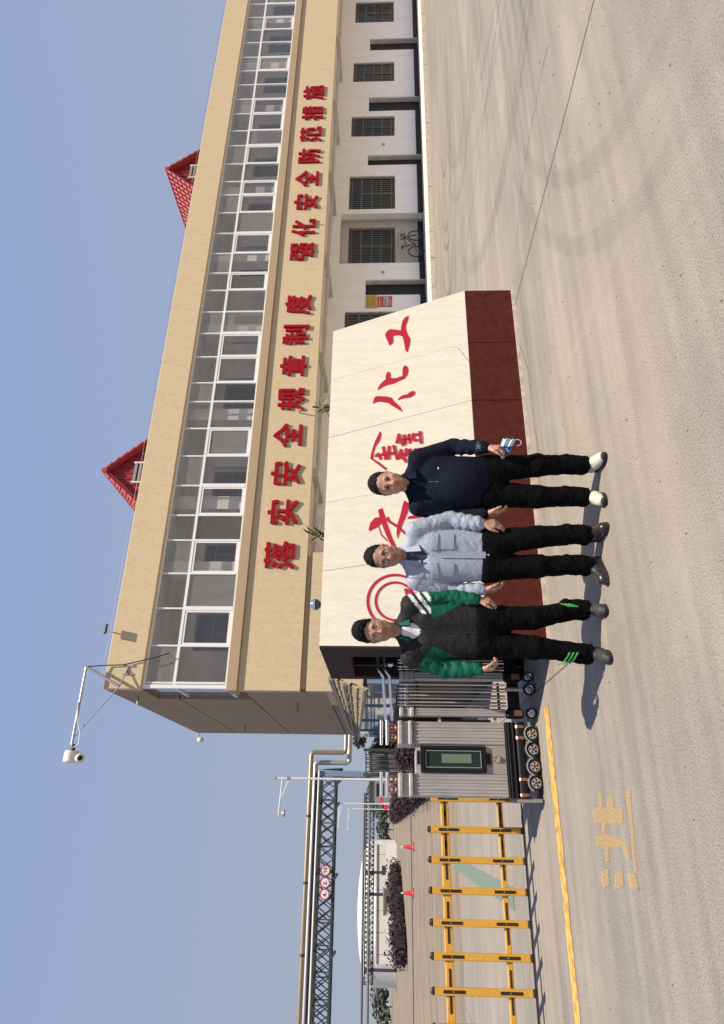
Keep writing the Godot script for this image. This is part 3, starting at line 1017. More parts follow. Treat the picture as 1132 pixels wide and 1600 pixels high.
# ---------------------------------------------------------------- lettering
const GLYPHS := {
	"luo": "4,12 96,12;30,1 30,25;70,1 70,25;8,30 24,42;3,52 19,63;5,97 24,70;53,25 32,52;48,36 84,36 68,54 30,72;47,46 70,62 98,70;43,70 43,99;43,75 88,75;84,72 84,99;43,94 88,94",
	"shi": "50,0 50,16;6,18 94,18;10,18 10,36;90,18 90,36;27,30 41,42;18,48 34,60;3,67 97,67;55,32 53,62 40,82 8,98;58,74 92,98",
	"an": "50,0 50,16;6,18 94,18;10,18 10,36;90,18 90,36;45,28 26,70 84,98;70,50 58,78 12,98;3,51 97,51",
	"quan": "51,0 28,28 3,44;49,4 72,28 97,44;22,46 78,46;26,69 74,69;6,93 94,93;50,46 50,93",
	"gui": "6,23 45,23;3,46 48,46;26,3 26,46 20,72 4,95;28,60 44,84;55,4 55,64;55,9 95,9;91,5 91,64;73,22 73,54 62,80 46,97;79,62 79,92 94,92 94,76",
	"zhang": "50,0 50,14;12,16 88,16;34,20 38,34;66,20 62,34;3,36 97,36;26,45 26,76;26,49 78,49;74,45 74,76;26,61 74,61;26,73 74,73;3,85 97,85;50,73 50,100",
	"zhi": "16,2 7,22;12,17 54,17;3,35 60,35;33,1 33,99;11,53 11,86;11,56 56,56;53,52 53,82 44,82;73,10 73,74;92,1 92,94 76,92",
	"du": "52,0 56,13;13,14 97,14;17,14 15,62 4,98;24,32 95,32;42,21 42,50;76,21 76,50;42,48 76,48;28,62 84,62 66,84 24,98;36,68 60,86 97,98",
	"qiang": "5,8 40,8;36,8 36,30;8,30 40,30;9,30 7,54;7,54 40,54;37,54 35,92 22,90;54,4 54,32;54,8 94,8;90,4 90,32;54,28 90,28;50,40 50,72;50,44 97,44;93,40 93,72;50,68 93,68;72,32 72,92;46,95 94,89;84,76 97,97",
	"hua": "32,2 20,30 4,52;23,32 23,99;92,14 70,36 44,56;60,2 60,92 95,92 95,70",
	"fang": "10,3 10,99;10,8 40,8;38,8 27,34 40,54 34,70 22,68;66,1 70,16;46,24 99,24;64,24 62,56 44,97;62,50 90,50;87,50 85,93 72,91",
	"fan": "4,12 96,12;30,1 30,25;70,1 70,25;8,30 24,42;3,52 19,63;5,97 24,70;46,36 90,36;87,36 87,64 74,64;46,34 46,92 95,92 95,76",
	"cuo": "3,24 40,24;23,2 23,94 9,90;3,66 40,50;46,18 98,18;60,3 60,38;84,3 84,38;42,38 99,38;53,48 53,99;53,52 94,52;90,48 90,99;53,73 90,73;53,94 90,94",
	"shi4": "24,1 28,15;2,21 48,21;20,21 18,56 4,97;20,46 44,46;41,46 38,93 26,91;63,1 50,30;58,16 98,16;54,50 93,36;90,38 90,72 80,72;72,28 72,82;54,40 54,92 96,92 96,76",
}


func make_slogan() -> void:
	var t := thing("slogan_sign", "red block lettering fixed along the cream band under the veranda windows", "slogan sign")
	var m := mat("red_letter")
	var row := [["luo", 6.39], ["shi", 7.65], ["an", 8.86], ["quan", 10.12], ["gui", 11.36], ["zhang", 12.6], ["zhi", 13.8], ["du", 15.03], ["qiang", 17.33], ["hua", 18.45], ["an", 19.72], ["quan", 20.91], ["fang", 22.11], ["fan", 23.32], ["cuo", 24.54], ["shi4", 25.78]]
	for q in row:
		var s := Shape.new()
		var sz := 0.0082
		s.strokes(GLYPHS[q[0]], 12.5, Vector3(q[1] - 50.0 * sz * 0.96, 4.43 + 50.0 * sz, FACADE_Z + 0.004), Vector3.RIGHT * sz * 0.96, Vector3.DOWN * sz, Vector3.BACK, 0.05)
		part("character", s, m, t)


func make_sign_wall() -> void:
	var t := thing("sign_wall", "long cream sign wall with red brush characters on a maroon plinth", "sign wall")
	var zf := -6.25
	var zb := -7.75
	var tops := [1.52, 2.28, 3.05, 3.85, 4.63, 5.35]
	var feet := [1.52, 2.54, 3.36, 4.335, 5.155, 5.965]
	var y0 := 0.60
	var y1 := 2.205
	for i in 5:
		var g := 0.0025
		var poly := PackedVector2Array([Vector2(feet[i] + g, y0), Vector2(feet[i + 1] - g, y0), Vector2(tops[i + 1] - g, y1), Vector2(tops[i] + g, y1)])
		part("panel", Shape.new().prism(poly, Vector3(0, 0, zf - 0.12), Vector3.RIGHT, Vector3.UP, Vector3.BACK, 0.12 + 0.0015 * (i % 2)), mat("sign_cream"), t)
		part("plinth_panel", Shape.new().span(Vector3(feet[i] + (g if i else 0.0), 0.0, zf - 0.12), Vector3(feet[i + 1] - g, y0 - 0.003, zf + 0.004 + 0.0012 * (i % 2)), 0.004), mat("sign_base"), t)
	part("joint_backing", Shape.new().prism(PackedVector2Array([Vector2(1.56, 0.02), Vector2(5.93, 0.02), Vector2(5.93, 0.6), Vector2(5.32, 2.19), Vector2(1.56, 2.19)]), Vector3(0, 0, zf - 0.16), Vector3.RIGHT, Vector3.UP, Vector3.BACK, 0.155 - 0.02), mat("sign_crack"), t)
	part("plinth_foot", Shape.new().span(Vector3(1.53, 0.0, zf - 0.1), Vector3(5.95, 0.035, zf + 0.018)), mat("kerb_tile"), t)
	part("top", Shape.new().span(Vector3(1.52, y1 - 0.1, zb), Vector3(5.30, y1 - 0.004, zf - 0.121)), mat("sign_cream"), t)
	part("back", Shape.new().prism(PackedVector2Array([Vector2(1.52, 0), Vector2(5.965, 0), Vector2(5.965, 0.6), Vector2(5.35, 2.1), Vector2(1.52, 2.1)]), Vector3(0, 0, zb), Vector3.RIGHT, Vector3.UP, Vector3.BACK, 0.1), mat("sign_cream"), t)
	part("right_end", Shape.new().quad(Vector3(5.96, 0.6, zf - 0.12), Vector3(5.96, 0.6, zb + 0.1), Vector3(5.345, y1 - 0.005, zb + 0.1), Vector3(5.345, y1 - 0.005, zf - 0.12)).span(Vector3(5.8, 0, zb + 0.1), Vector3(5.962, 0.6, zf - 0.121)), mat("sign_cream"), t)
	# left end: dark stone round the opening that the gate folds into
	var dark := mat("sign_end")
	part("left_end", Shape.new().span(Vector3(1.5, 1.92, zb - 0.002), Vector3(1.62, y1 - 0.002, zf - 0.002)).span(Vector3(1.5, 0, zf - 0.36), Vector3(1.62, 1.919, zf - 0.002)).span(Vector3(1.5, 0, zb - 0.002), Vector3(1.62, 1.919, zb + 0.14)), dark, t)
	part("housing_lining", Shape.new().span(Vector3(1.64, 0.01, zb + 0.12), Vector3(5.6, 2.0, zb + 0.14)).span(Vector3(4.2, 0.01, zb + 0.15), Vector3(4.25, 2.0, zf - 0.2)), mat("gate_black"), t)
	# the writing
	var red := mat("brush_red")
	var lift := 0
	var draw := func(called: String, polys: Array, brush := "") -> void:
		var s := Shape.new()
		var n := 0
		for p in polys:
			s.prism(v2s(p), Vector3(0, 0, zf + 0.001), Vector3.RIGHT, Vector3.UP, Vector3.BACK, 0.003 + 0.0008 * n)
			n += 1
		if brush:
			s.strokes(brush, 0.033, Vector3(0, 0, zf + 0.001), Vector3.RIGHT, Vector3.UP, Vector3.BACK, 0.003, true)
		part(called, s, red, t)
	draw.call("character", ["5.575,1.292 5.484,1.310 5.428,1.332 5.359,1.330 5.290,1.312 5.221,1.281 5.154,1.285 5.020,1.316 5.047,1.342 5.154,1.352 5.257,1.372 5.278,1.426 5.268,1.486 5.190,1.483 5.149,1.497 5.123,1.529 5.177,1.545 5.245,1.572 5.294,1.580 5.341,1.556 5.371,1.518 5.361,1.447 5.349,1.393 5.429,1.384 5.499,1.370 5.554,1.336"])
	draw.call("character", ["4.829,1.345 4.809,1.315 4.757,1.306 4.693,1.320 4.636,1.357 4.605,1.420 4.570,1.483 4.555,1.545 4.530,1.597 4.499,1.639 4.483,1.661 4.506,1.665 4.562,1.639 4.613,1.597 4.632,1.571 4.683,1.574 4.734,1.556 4.740,1.529 4.708,1.514 4.650,1.514 4.650,1.451 4.681,1.378 4.771,1.377 4.816,1.366", "4.402,1.674 4.399,1.618 4.392,1.545 4.373,1.499 4.342,1.489 4.293,1.443 4.249,1.407 4.182,1.379 4.213,1.423 4.250,1.474 4.275,1.510 4.299,1.535 4.312,1.576 4.325,1.648 4.313,1.689 4.295,1.720 4.325,1.715 4.381,1.700", "4.468,1.256 4.452,1.233 4.415,1.246 4.378,1.293 4.372,1.350 4.345,1.437 4.373,1.422 4.409,1.380 4.421,1.329 4.459,1.287"])
	draw.call("character", ["3.930,1.638 3.896,1.618 3.814,1.635 3.732,1.684 3.651,1.704 3.579,1.706 3.539,1.647 3.459,1.557 3.436,1.571 3.515,1.661 3.579,1.738 3.611,1.738 3.700,1.718 3.798,1.691 3.880,1.656"], "3.616,1.690 3.627,1.613;3.651,1.662 3.571,1.620;3.732,1.599 3.570,1.571;3.740,1.536 3.570,1.543;3.748,1.487 3.570,1.446;3.635,1.613 3.650,1.466;3.895,1.422 3.772,1.452;3.846,1.423 3.747,1.381;3.829,1.388 3.845,1.303;3.887,1.366 3.763,1.350;3.895,1.316 3.771,1.304;3.903,1.267 3.812,1.268 3.812,1.212;3.878,1.281 3.886,1.210;3.927,1.193 3.771,1.185;3.698,1.403 3.578,1.428;3.650,1.417 3.538,1.349;3.634,1.383 3.658,1.313;3.706,1.347 3.610,1.341;3.706,1.298 3.634,1.313;3.706,1.256 3.657,1.222;3.714,1.207 3.569,1.203")
	draw.call("character", ["2.984,1.604 2.910,1.583 2.793,1.550 2.649,1.504 2.528,1.452 2.528,1.498 2.620,1.543 2.720,1.583 2.836,1.623 2.954,1.651 2.977,1.631", "2.735,1.749 2.814,1.730 2.873,1.683 2.880,1.637 2.807,1.616 2.771,1.643 2.735,1.709 2.720,1.735", "2.771,1.636 2.691,1.616 2.613,1.550 2.606,1.557 2.677,1.622 2.764,1.645", "2.880,1.563 2.880,1.537 2.844,1.530 2.793,1.457 2.721,1.378 2.663,1.327 2.649,1.346 2.706,1.398 2.771,1.471 2.815,1.537 2.844,1.566", "3.074,1.375 3.029,1.321 2.939,1.343 2.822,1.391 2.721,1.425 2.642,1.448 2.692,1.460 2.793,1.451 2.910,1.416 3.014,1.395", "2.859,1.344 2.888,1.330 2.910,1.230 2.903,1.163 2.873,1.217 2.866,1.284"])
	var ring := Shape.new()
	for q in [[0.272, 0.026], [0.193, 0.023]]:
		var n := 48
		for i in n:
			var a := TAU * i / n
			var c := TAU * (i + 1) / n
			var r0: float = q[0] - q[1] * 0.5
			var r1: float = q[0] + q[1] * 0.5
			var o := Vector3(1.97, 1.475, zf + 0.005)
			ring.quad(o + Vector3(cos(a), sin(a), 0) * r0, o + Vector3(cos(a), sin(a), 0) * r1, o + Vector3(cos(c), sin(c), 0) * r1, o + Vector3(cos(c), sin(c), 0) * r0, Vector3.BACK)
	ring.strokes("2.098,1.379 1.979,1.342;2.091,1.373 2.019,1.273;2.059,1.266 1.999,1.267", 0.022, Vector3(0, 0, zf + 0.001), Vector3.RIGHT, Vector3.UP, Vector3.BACK, 0.005, true)
	part("ring_emblem", ring, red, t)
	part("crack", Shape.new().strokes("5.086,0.75 5.06,0.71 5.019,0.678 4.96,0.655 4.887,0.602", 0.006, Vector3(0, 0, zf + 0.001), Vector3.RIGHT, Vector3.UP, Vector3.BACK, 0.002, true), mat("sign_crack"), t)
	# dome camera on top
	var d := thing("dome_camera", "small black dome camera standing on top of the sign wall", "camera", Vector3(2.04, y1 - 0.004, -6.6))
	part("foot", Shape.new().lathe(Vector3.ZERO, Vector3.UP, [Vector2(0.05, 0), Vector2(0.05, 0.02), Vector2(0.028, 0.03), Vector2(0.022, 0.05), Vector2(0.0, 0.05)], 14), mat("steel_grey"), d)
	part("dome", Shape.new().ball(Vector3(0, 0.095, 0), Vector3.ONE * 0.058, 10, 16), mat("screen_glass"), d)
	part("cap", Shape.new().lathe(Vector3(0, 0.1, 0), Vector3.UP, [Vector2(0.0595, 0.0), Vector2(0.056, 0.025), Vector2(0.04, 0.047), Vector2(0.0, 0.06)], 16), mat("chrome"), d)


# ---------------------------------------------------------------- the folding gate
func make_gate() -> void:
	var t := thing("retractable_gate", "silver folding gate with black screen panel and small wheels beside the sign wall", "gate", Vector3(0.6, 0, -7.32))
	var fr := 0.18
	var silver := mat("gate_silver")
	# the driving head: two fluted panels with a screen between them
	for q in [[-0.36, -0.15], [0.13, 0.355]]:
		var s := Shape.new()
		s.span(Vector3(q[0], 0.345, -fr), Vector3(q[1], 1.268, fr - 0.012), 0.006)
		var n := 7
		for i in n:
			var w: float = (q[1] - q[0]) / n
			var x: float = q[0] + (i + 0.5) * w
			var r: float = w * (0.48 if i % 3 else 0.34)
			s.tube([Vector3(x, 0.352, fr - 0.016), Vector3(x, 1.262, fr - 0.016)], r, 10)
		part("fluted_panel", s, silver, t)
		var c := Shape.new()
		c.span(Vector3(q[0] - 0.005, 1.27, -fr), Vector3(q[1] + 0.005, 1.292, fr - 0.02))
		for i in 9:
			var x: float = lerpf(q[0], q[1], (i + 0.5) / 9.0)
			c.ball(Vector3(x, 1.272, fr - 0.012), Vector3(0.013, 0.022, 0.016), 6, 8)
		c.span(Vector3(q[0] - 0.008, 1.293, -fr - 0.01), Vector3(q[1] + 0.008, 1.335, fr + 0.02), 0.01)
		c.span(Vector3(q[0], 1.336, -fr), Vector3(q[1], 1.395, fr - 0.015))
		c.span(Vector3(q[0] - 0.008, 1.396, -fr - 0.01), Vector3(q[1] + 0.008, 1.442, fr + 0.015), 0.01)
		part("cap", c, mat("gate_pale"), t)
		var r := Shape.new()
		r.tube([Vector3(q[0] - 0.01, 1.555, fr - 0.03), Vector3(q[1] + 0.01, 1.555, fr - 0.03)], 0.017, 10)
		r.tube([Vector3(q[0] - 0.01, 1.615, fr - 0.03), Vector3(q[1] + 0.01, 1.615, fr - 0.03)], 0.017, 10)
		part("top_rail", r, mat("chrome"), t)
		var k := Shape.new()
		for i in 2:
			var x: float = lerpf(q[0], q[1], 0.28 + 0.44 * i)
			var pts := []
			for j in 13:
				pts.append(Vector3(x + cos(TAU * j / 12) * 0.036, 1.50 + sin(TAU * j / 12) * 0.036, fr - 0.03))
			k.tube(pts, 0.009, 6, false)
			k.ball(Vector3(x, 1.50, fr - 0.03), Vector3.ONE * 0.014)
		k.span(Vector3(q[0], 1.443, fr - 0.045), Vector3(q[1], 1.456, fr - 0.015))
		part("scroll_work", k, mat("copper"), t)
	part("centre_panel", Shape.new().span(Vector3(-0.148, 0.345, -fr), Vector3(0.128, 1.262, fr - 0.03)), mat("gate_pale"), t)
	part("name_slot", Shape.new().span(Vector3(-0.06, 1.228, fr - 0.03), Vector3(0.07, 1.25, fr - 0.022)), mat("gate_black"), t)
	var sc := part("screen_frame", Shape.new().span(Vector3(-0.138, 0.55, fr - 0.029), Vector3(-0.108, 1.215, fr + 0.006), 0.004).span(Vector3(0.088, 0.55, fr - 0.029), Vector3(0.118, 1.215, fr + 0.006), 0.004).span(Vector3(-0.108, 0.55, fr - 0.029), Vector3(0.088, 0.585, fr + 0.0055)).span(Vector3(-0.108, 1.18, fr - 0.029), Vector3(0.088, 1.215, fr + 0.0055)), mat("gate_black"), t)
	part("inner_trim", Shape.new().span(Vector3(-0.092, 0.60, fr - 0.028), Vector3(-0.084, 1.165, fr - 0.006)).span(Vector3(0.066, 0.60, fr - 0.028), Vector3(0.074, 1.165, fr - 0.006)).span(Vector3(-0.084, 0.60, fr - 0.028), Vector3(0.066, 0.608, fr - 0.007)).span(Vector3(-0.084, 1.157, fr - 0.028), Vector3(0.066, 1.165, fr - 0.007)), mat("steel_grey"), sc)
	part("display", Shape.new().span(Vector3(-0.107, 0.586, fr - 0.029), Vector3(0.087, 1.179, fr - 0.018)), mat("screen_glass"), sc)
	part("green_strip", Shape.new().span(Vector3(-0.045, 0.70, fr - 0.0179), Vector3(0.04, 1.0, fr - 0.015)), mat("screen_green"), sc)  # dull green panel on the display face
	part("keypad", Shape.new().span(Vector3(-0.06, 0.50, fr - 0.029), Vector3(0.055, 0.545, fr - 0.012), 0.004), mat("orange_trim"), t)
	part("keypad_face", Shape.new().span(Vector3(-0.045, 0.508, fr - 0.0119), Vector3(0.04, 0.537, fr - 0.008)), mat("gate_black"), t)
	part("speckled_plate", Shape.new().span(Vector3(-0.145, 0.35, fr - 0.0295), Vector3(0.126, 0.488, fr - 0.02)), mat("speckled_metal"), t)
	part("knob", Shape.new().lathe(Vector3(-0.005, 0.44, fr - 0.02), Vector3.BACK, [Vector2(0.036, 0.0), Vector2(0.036, 0.012), Vector2(0.026, 0.026), Vector2(0.0, 0.03)], 18), mat("chrome"), t)
	var st := Shape.new()
	for i in 4:
		st.span(Vector3(-0.365, 0.256 + i * 0.022, -fr), Vector3(0.36, 0.272 + i * 0.022, fr + 0.004 - 0.006 * (i % 2)), 0.003)
	part("black_louvre", st, mat("gate_black"), t)
	part("bumper", Shape.new().span(Vector3(-0.365, 0.13, -fr), Vector3(0.36, 0.253, fr - 0.05)).tube([Vector3(-0.366, 0.192, fr - 0.055), Vector3(0.361, 0.192, fr - 0.055)], 0.062, 16), mat("gate_black"), t)
	for x in [-0.335, -0.19, 0.205, 0.315]:
		part("copper_band", Shape.new().tube([Vector3(x - 0.014, 0.192, fr - 0.055), Vector3(x + 0.014, 0.192, fr - 0.055)], 0.0645, 16, false), mat("copper"), t)
	part("side_step", Shape.new().span(Vector3(-0.40, 0.02, -fr), Vector3(-0.367, 0.26, fr - 0.02)), mat("steel_grey"), t)
	for x in [0.247, 0.096, -0.067, -0.222]:
		gate_wheel(t, x, 0.068, fr - 0.03, true)
	# the folding bays: slim posts, thin bars, small castors
	var bay := 0
	var x := 0.41
	while x < 2.7:
		var p := Shape.new()
		p.span(Vector3(x, 0.32, fr - 0.10), Vector3(x + 0.085, 1.27, fr - 0.02), 0.006)
		for i in 3:
			p.tube([Vector3(x + 0.016 + 0.027 * i, 0.325, fr - 0.022), Vector3(x + 0.016 + 0.027 * i, 1.265, fr - 0.022)], 0.011, 8)
		part("slim_post", p, silver, t)
		part("post_cap", Shape.new().span(Vector3(x - 0.005, 1.272, fr - 0.12), Vector3(x + 0.09, 1.315, fr), 0.008).span(Vector3(x, 1.316, fr - 0.11), Vector3(x + 0.085, 1.38, fr - 0.02)).span(Vector3(x - 0.005, 1.381, fr - 0.12), Vector3(x + 0.09, 1.425, fr), 0.008), mat("gate_pale"), t)
		part("foot_box", Shape.new().span(Vector3(x - 0.01, 0.13, fr - 0.11), Vector3(x + 0.09, 0.315, fr - 0.01), 0.02), mat("gate_black"), t)
		part("copper_band", Shape.new().span(Vector3(x + 0.012, 0.15, fr - 0.0098), Vector3(x + 0.07, 0.235, fr - 0.004)), mat("copper"), t)
		gate_wheel(t, x + 0.04, 0.055, fr - 0.02, false)
		for i in 7:
			var bx := x + 0.115 + i * 0.036
			if bay == 0 and i > 6:
				continue
			part("bar", Shape.new().tube([Vector3(bx, 0.30, fr - 0.05 - 0.03 * (i % 2)), Vector3(bx, 1.33, fr - 0.05 - 0.03 * (i % 2))], 0.0095, 8), mat("chrome") if i % 2 == 0 else mat("gate_silver"), t)
			part("bar_tip", Shape.new().lathe(Vector3(bx, 1.33, fr - 0.05 - 0.03 * (i % 2)), Vector3.UP, [Vector2(0.014, 0.0), Vector2(0.016, 0.03), Vector2(0.006, 0.05), Vector2(0.013, 0.07), Vector2(0.0, 0.12)], 8), mat("chrome"), t)
		part("cross_tie", Shape.new().span(Vector3(x + 0.087, 0.36, fr - 0.10), Vector3(x + 0.36, 0.385, fr - 0.085)), mat("gate_black"), t)
		part("cross_tie", Shape.new().span(Vector3(x + 0.087, 1.22, fr - 0.10), Vector3(x + 0.36, 1.245, fr - 0.085)), mat("gate_black"), t)
		part("foot_beam", Shape.new().span(Vector3(x + 0.087, 0.16, fr - 0.10), Vector3(x + 0.36, 0.28, fr - 0.06)), mat("gate_black"), t)
		x += 0.375
		bay += 1
	part("castor", Shape.new().tube([Vector3(0.69, 0.31, fr + 0.0), Vector3(0.69, 0.13, fr + 0.0)], 0.022, 10), silver, t)
	gate_wheel(t, 0.69, 0.062, fr + 0.02, false)
	part("tie_bracket", Shape.new().span(Vector3(0.356, 0.99, fr - 0.1), Vector3(0.41, 1.02, fr - 0.07)).span(Vector3(0.356, 0.41, fr - 0.1), Vector3(0.41, 0.44, fr - 0.07)), mat("gate_pale"), t)
	part("red_curtain", Shape.new().span(Vector3(0.36, 0.45, fr - 0.24), Vector3(0.408, 0.98, fr - 0.22)), mat("orange_trim"), t)
	# chrome hand rails that run back into the housing
	part("long_rail", Shape.new().tube([Vector3(0.38, 1.57, fr - 0.16), Vector3(0.82, 1.60, fr - 0.05), Vector3(0.9, 1.66, fr - 0.02), Vector3(2.6, 1.66, fr - 0.02)], 0.017, 10), mat("chrome"), t)
	part("long_rail", Shape.new().tube([Vector3(0.38, 1.50, fr - 0.16), Vector3(0.82, 1.53, fr - 0.05), Vector3(0.9, 1.59, fr - 0.02), Vector3(2.6, 1.59, fr - 0.02)], 0.017, 10), mat("chrome"), t)
	for i in 8:
		part("rail_boss", Shape.new().ball(Vector3(0.95 + i * 0.2, 1.52, fr - 0.03), Vector3(0.03, 0.035, 0.03)), mat("copper" if i % 2 else "chrome"), t)


func gate_wheel(t: Node3D, x: float, r: float, z: float, guard: bool) -> void:
	var w := part("wheel", Shape.new().lathe(Vector3(x, r + 0.003, z - 0.03), Vector3.BACK, [Vector2(r * 0.6, 0.0), Vector2(r, 0.004), Vector2(r, 0.05), Vector2(r * 0.9, 0.058), Vector2(r * 0.72, 0.058)], 20), mat("black_rubber"), t)
	var rim := Shape.new().lathe(Vector3(x, r + 0.003, z - 0.02), Vector3.BACK, [Vector2(r * 0.72, 0.0), Vector2(r * 0.74, 0.047), Vector2(r * 0.60, 0.052), Vector2(r * 0.56, 0.03)], 20)
	for i in 5:
		var a := TAU * i / 5 + x * 9.0
		rim.box(Vector3(x + cos(a) * r * 0.36, r + 0.003 + sin(a) * r * 0.36, z + 0.022), Vector3(r * 0.5, r * 0.2, 0.012), Basis(Vector3.BACK, a))
	part("rim", rim, mat("chrome"), w)
	part("hub", Shape.new().lathe(Vector3(x, r + 0.003, z + 0.015), Vector3.BACK, [Vector2(r * 0.24, 0.0), Vector2(r * 0.22, 0.02), Vector2(0.0, 0.024)], 12), mat("orange_trim" if guard else "galvanised"), w)
	if guard:
		var f := Shape.new()
		var n := 10
		for i in n:
			var a: float = lerpf(0.1, 2.7, float(i) / n)
			var b: float = lerpf(0.1, 2.7, float(i + 1) / n)
			for q in [[0.0, 0.075]]:
				var p0 := Vector3(x + cos(a) * r * 1.18, r + sin(a) * r * 1.18, z - 0.03)
				var p1 := Vector3(x + cos(b) * r * 1.18, r + sin(b) * r * 1.18, z - 0.03)
				f.bar((p0 + p1) * 0.5 + (p0 - p1) * 0.52 + Vector3(0, 0, 0.035), (p0 + p1) * 0.5 - (p0 - p1) * 0.52 + Vector3(0, 0, 0.035), 0.075, 0.012)
		part("mudguard", f, mat("galvanised"), t)


# ---------------------------------------------------------------- yellow fence boom
func make_barrier() -> void:
	var t := thing("fence_boom", "yellow fence boom with black reflectors hanging across the road beside the gate", "barrier", Vector3(-0.4, 0, -7.92))
	var y := mat("barrier_yellow")
	part("upper_rail", Shape.new().span(Vector3(-2.2, 0.885, -0.10), Vector3(0.66, 0.968, -0.025), 0.006), y, t)
	part("lower_rail", Shape.new().span(Vector3(-2.2, 0.295, -0.085), Vector3(0.66, 0.352, -0.035), 0.005), y, t)
	var xs := [0.65, 0.34, 0.05, -0.235, -0.52, -0.81, -1.1, -1.39, -1.68, -1.97]
	for x in xs:
		var p := part("post", Shape.new().span(Vector3(x - 0.034, 0.12, -0.024), Vector3(x + 0.034, 1.085, 0.014), 0.006), y, t)
		part("end_cap", Shape.new().span(Vector3(x - 0.035, 1.086, -0.025), Vector3(x + 0.035, 1.105, 0.015), 0.005).ball(Vector3(x, 1.105, -0.005), Vector3(0.033, 0.022, 0.018), 6, 12), mat("reflector_black"), p)
		part("end_cap", Shape.new().span(Vector3(x - 0.035, 0.08, -0.025), Vector3(x + 0.035, 0.119, 0.015), 0.005), mat("reflector_black"), p)
		for c in [0.90, 0.34]:
			part("reflector", Shape.new().span(Vector3(x - 0.014, c - 0.115, 0.0145), Vector3(x + 0.014, c + 0.10, 0.018)), mat("reflector_black"), p)
			part("bolt", Shape.new().ball(Vector3(x, c, 0.019), Vector3.ONE * 0.006, 5, 8), mat("galvanised"), p)
	for i in xs.size() - 1:
		for side in [[xs[i] - 0.11, 0], [xs[i + 1] + 0.11, 1]]:
			if (i + side[1]) % 2 == 0 or i < 2:
				part("reflector", Shape.new().span(Vector3(side[0] - 0.075, 0.915, -0.0245), Vector3(side[0] + 0.075, 0.938, -0.021)), mat("reflector_black"), t)
				part("reflector", Shape.new().span(Vector3(side[0] - 0.075, 0.314, -0.0345), Vector3(side[0] + 0.075, 0.333, -0.031)), mat("reflector_black"), t)
	# its hinge post stands behind the gate head
	part("hinge_post", Shape.new().span(Vector3(0.68, 0.0, -0.12), Vector3(0.78, 1.15, 0.0), 0.01), mat("steel_grey"), t)
	part("bottom_track", Shape.new().span(Vector3(-2.2, 0.085, -0.01), Vector3(0.65, 0.1, 0.0)), mat("reflector_black"), t)


# ---------------------------------------------------------------- gatehouse behind the sign
func make_gatehouse() -> void:
	var t := thing("gatehouse", "small gatehouse with brown tiled sloping roof between gate and office building", "gatehouse", Vector3(2.2, 0, -11.0))
	var o := Vector3(2.2, 0, -11.0)
	var a := Vector3(2.62, 2.65, -13.3) - o
	var b := Vector3(2.72, 2.72, -23.5) - o
	var c := Vector3(1.74, 1.85, -9.6) - o
	var d := Vector3(2.52, 2.52, -23.5) - o
	var rows := 5
	var nn := (b - a).cross(c - a).normalized()
	nn = nn if nn.y > 0 else -nn
	for r in rows:
		var n := 30
		for i in n:
			var u0: float = float(i) / n + (0.015 if r % 2 else 0.0)
			var u1: float = minf(float(i + 1) / n - 0.0025 + (0.015 if r % 2 else 0.0), 1.0)
			var v0: float = float(r) / rows
			var v1: float = float(r + 1) / rows + 0.03
			var p := [a.lerp(b, u0).lerp(c.lerp(d, u0), v0), a.lerp(b, u1).lerp(c.lerp(d, u1), v0), a.lerp(b, u1).lerp(c.lerp(d, u1), v1), a.lerp(b, u0).lerp(c.lerp(d, u0), v1)]
			var s := Shape.new()
			var lo: float = 0.012 + 0.006 * ((i * 7 + r * 3) % 3)
			s.quad(p[0] + nn * lo, p[1] + nn * lo, p[2] + nn * (lo + 0.035), p[3] + nn * (lo + 0.035), nn)
			s.quad(p[3] + nn * (lo + 0.035), p[2] + nn * (lo + 0.035), p[2] + nn * lo, p[3] + nn * lo)
			s.quad(p[0] + nn * lo, p[3] + nn * (lo + 0.035), p[3], p[0])
			s.quad(p[1] + nn * lo, p[2] + nn * (lo + 0.035), p[2], p[1])
			part("tile", s, mat("canopy_tile"), t)
	part("roof_deck", Shape.new().quad(a, b, d, c, nn), mat("dark_groove"), t)
	part("ridge_trim", Shape.new().bar(a + nn * 0.05, b + nn * 0.05, 0.09, 0.09), mat("canopy_trim"), t)
	part("eave_trim", Shape.new().bar(c + nn * 0.03, d + nn * 0.03, 0.05, 0.05), mat("canopy_trim"), t)
	part("hip_trim", Shape.new().bar(c.lerp(a, 0.5) + nn * 0.07 - Vector3(0, 0, 0.0), b.lerp(d, 0.5) + nn * 0.07, 0.05, 0.04), mat("canopy_trim"), t)
	# walls below the eave with blue glass
	var w0 := c + Vector3(0.16, 0, -0.3)
	var w1 := d + Vector3(0.06, 0, 0.2)
	part("wall", Shape.new().quad(w0 - Vector3(0, w0.y, 0), w1 - Vector3(0, w1.y, 0), w1 - Vector3(0, w1.y - 1.38, 0), w0 - Vector3(0, w0.y - 1.38, 0)), mat("gate_black"), t)
	var k := 4
	for i in k:
		var p := w0.lerp(w1, float(i) / k + 0.01)
		var q := w0.lerp(w1, float(i + 1) / k - 0.01)
		var f := Shape.new().quad(Vector3(p.x, 1.40, p.z), Vector3(q.x, 1.40, q.z), q, p)
		part("window", f, mat("blue_glass"), t)
		part("window_post", Shape.new().bar(Vector3(p.x, 1.38, p.z), p, 0.06), mat("column_blue"), t)
	part("inner_wall", Shape.new().quad(w0 + Vector3(0.8, -w0.y, 0), w1 + Vector3(0.3, -w1.y, 0), w1 + Vector3(0.3, 0, 0), w0 + Vector3(0.8, 0, 0)), mat("far_grey"), t)


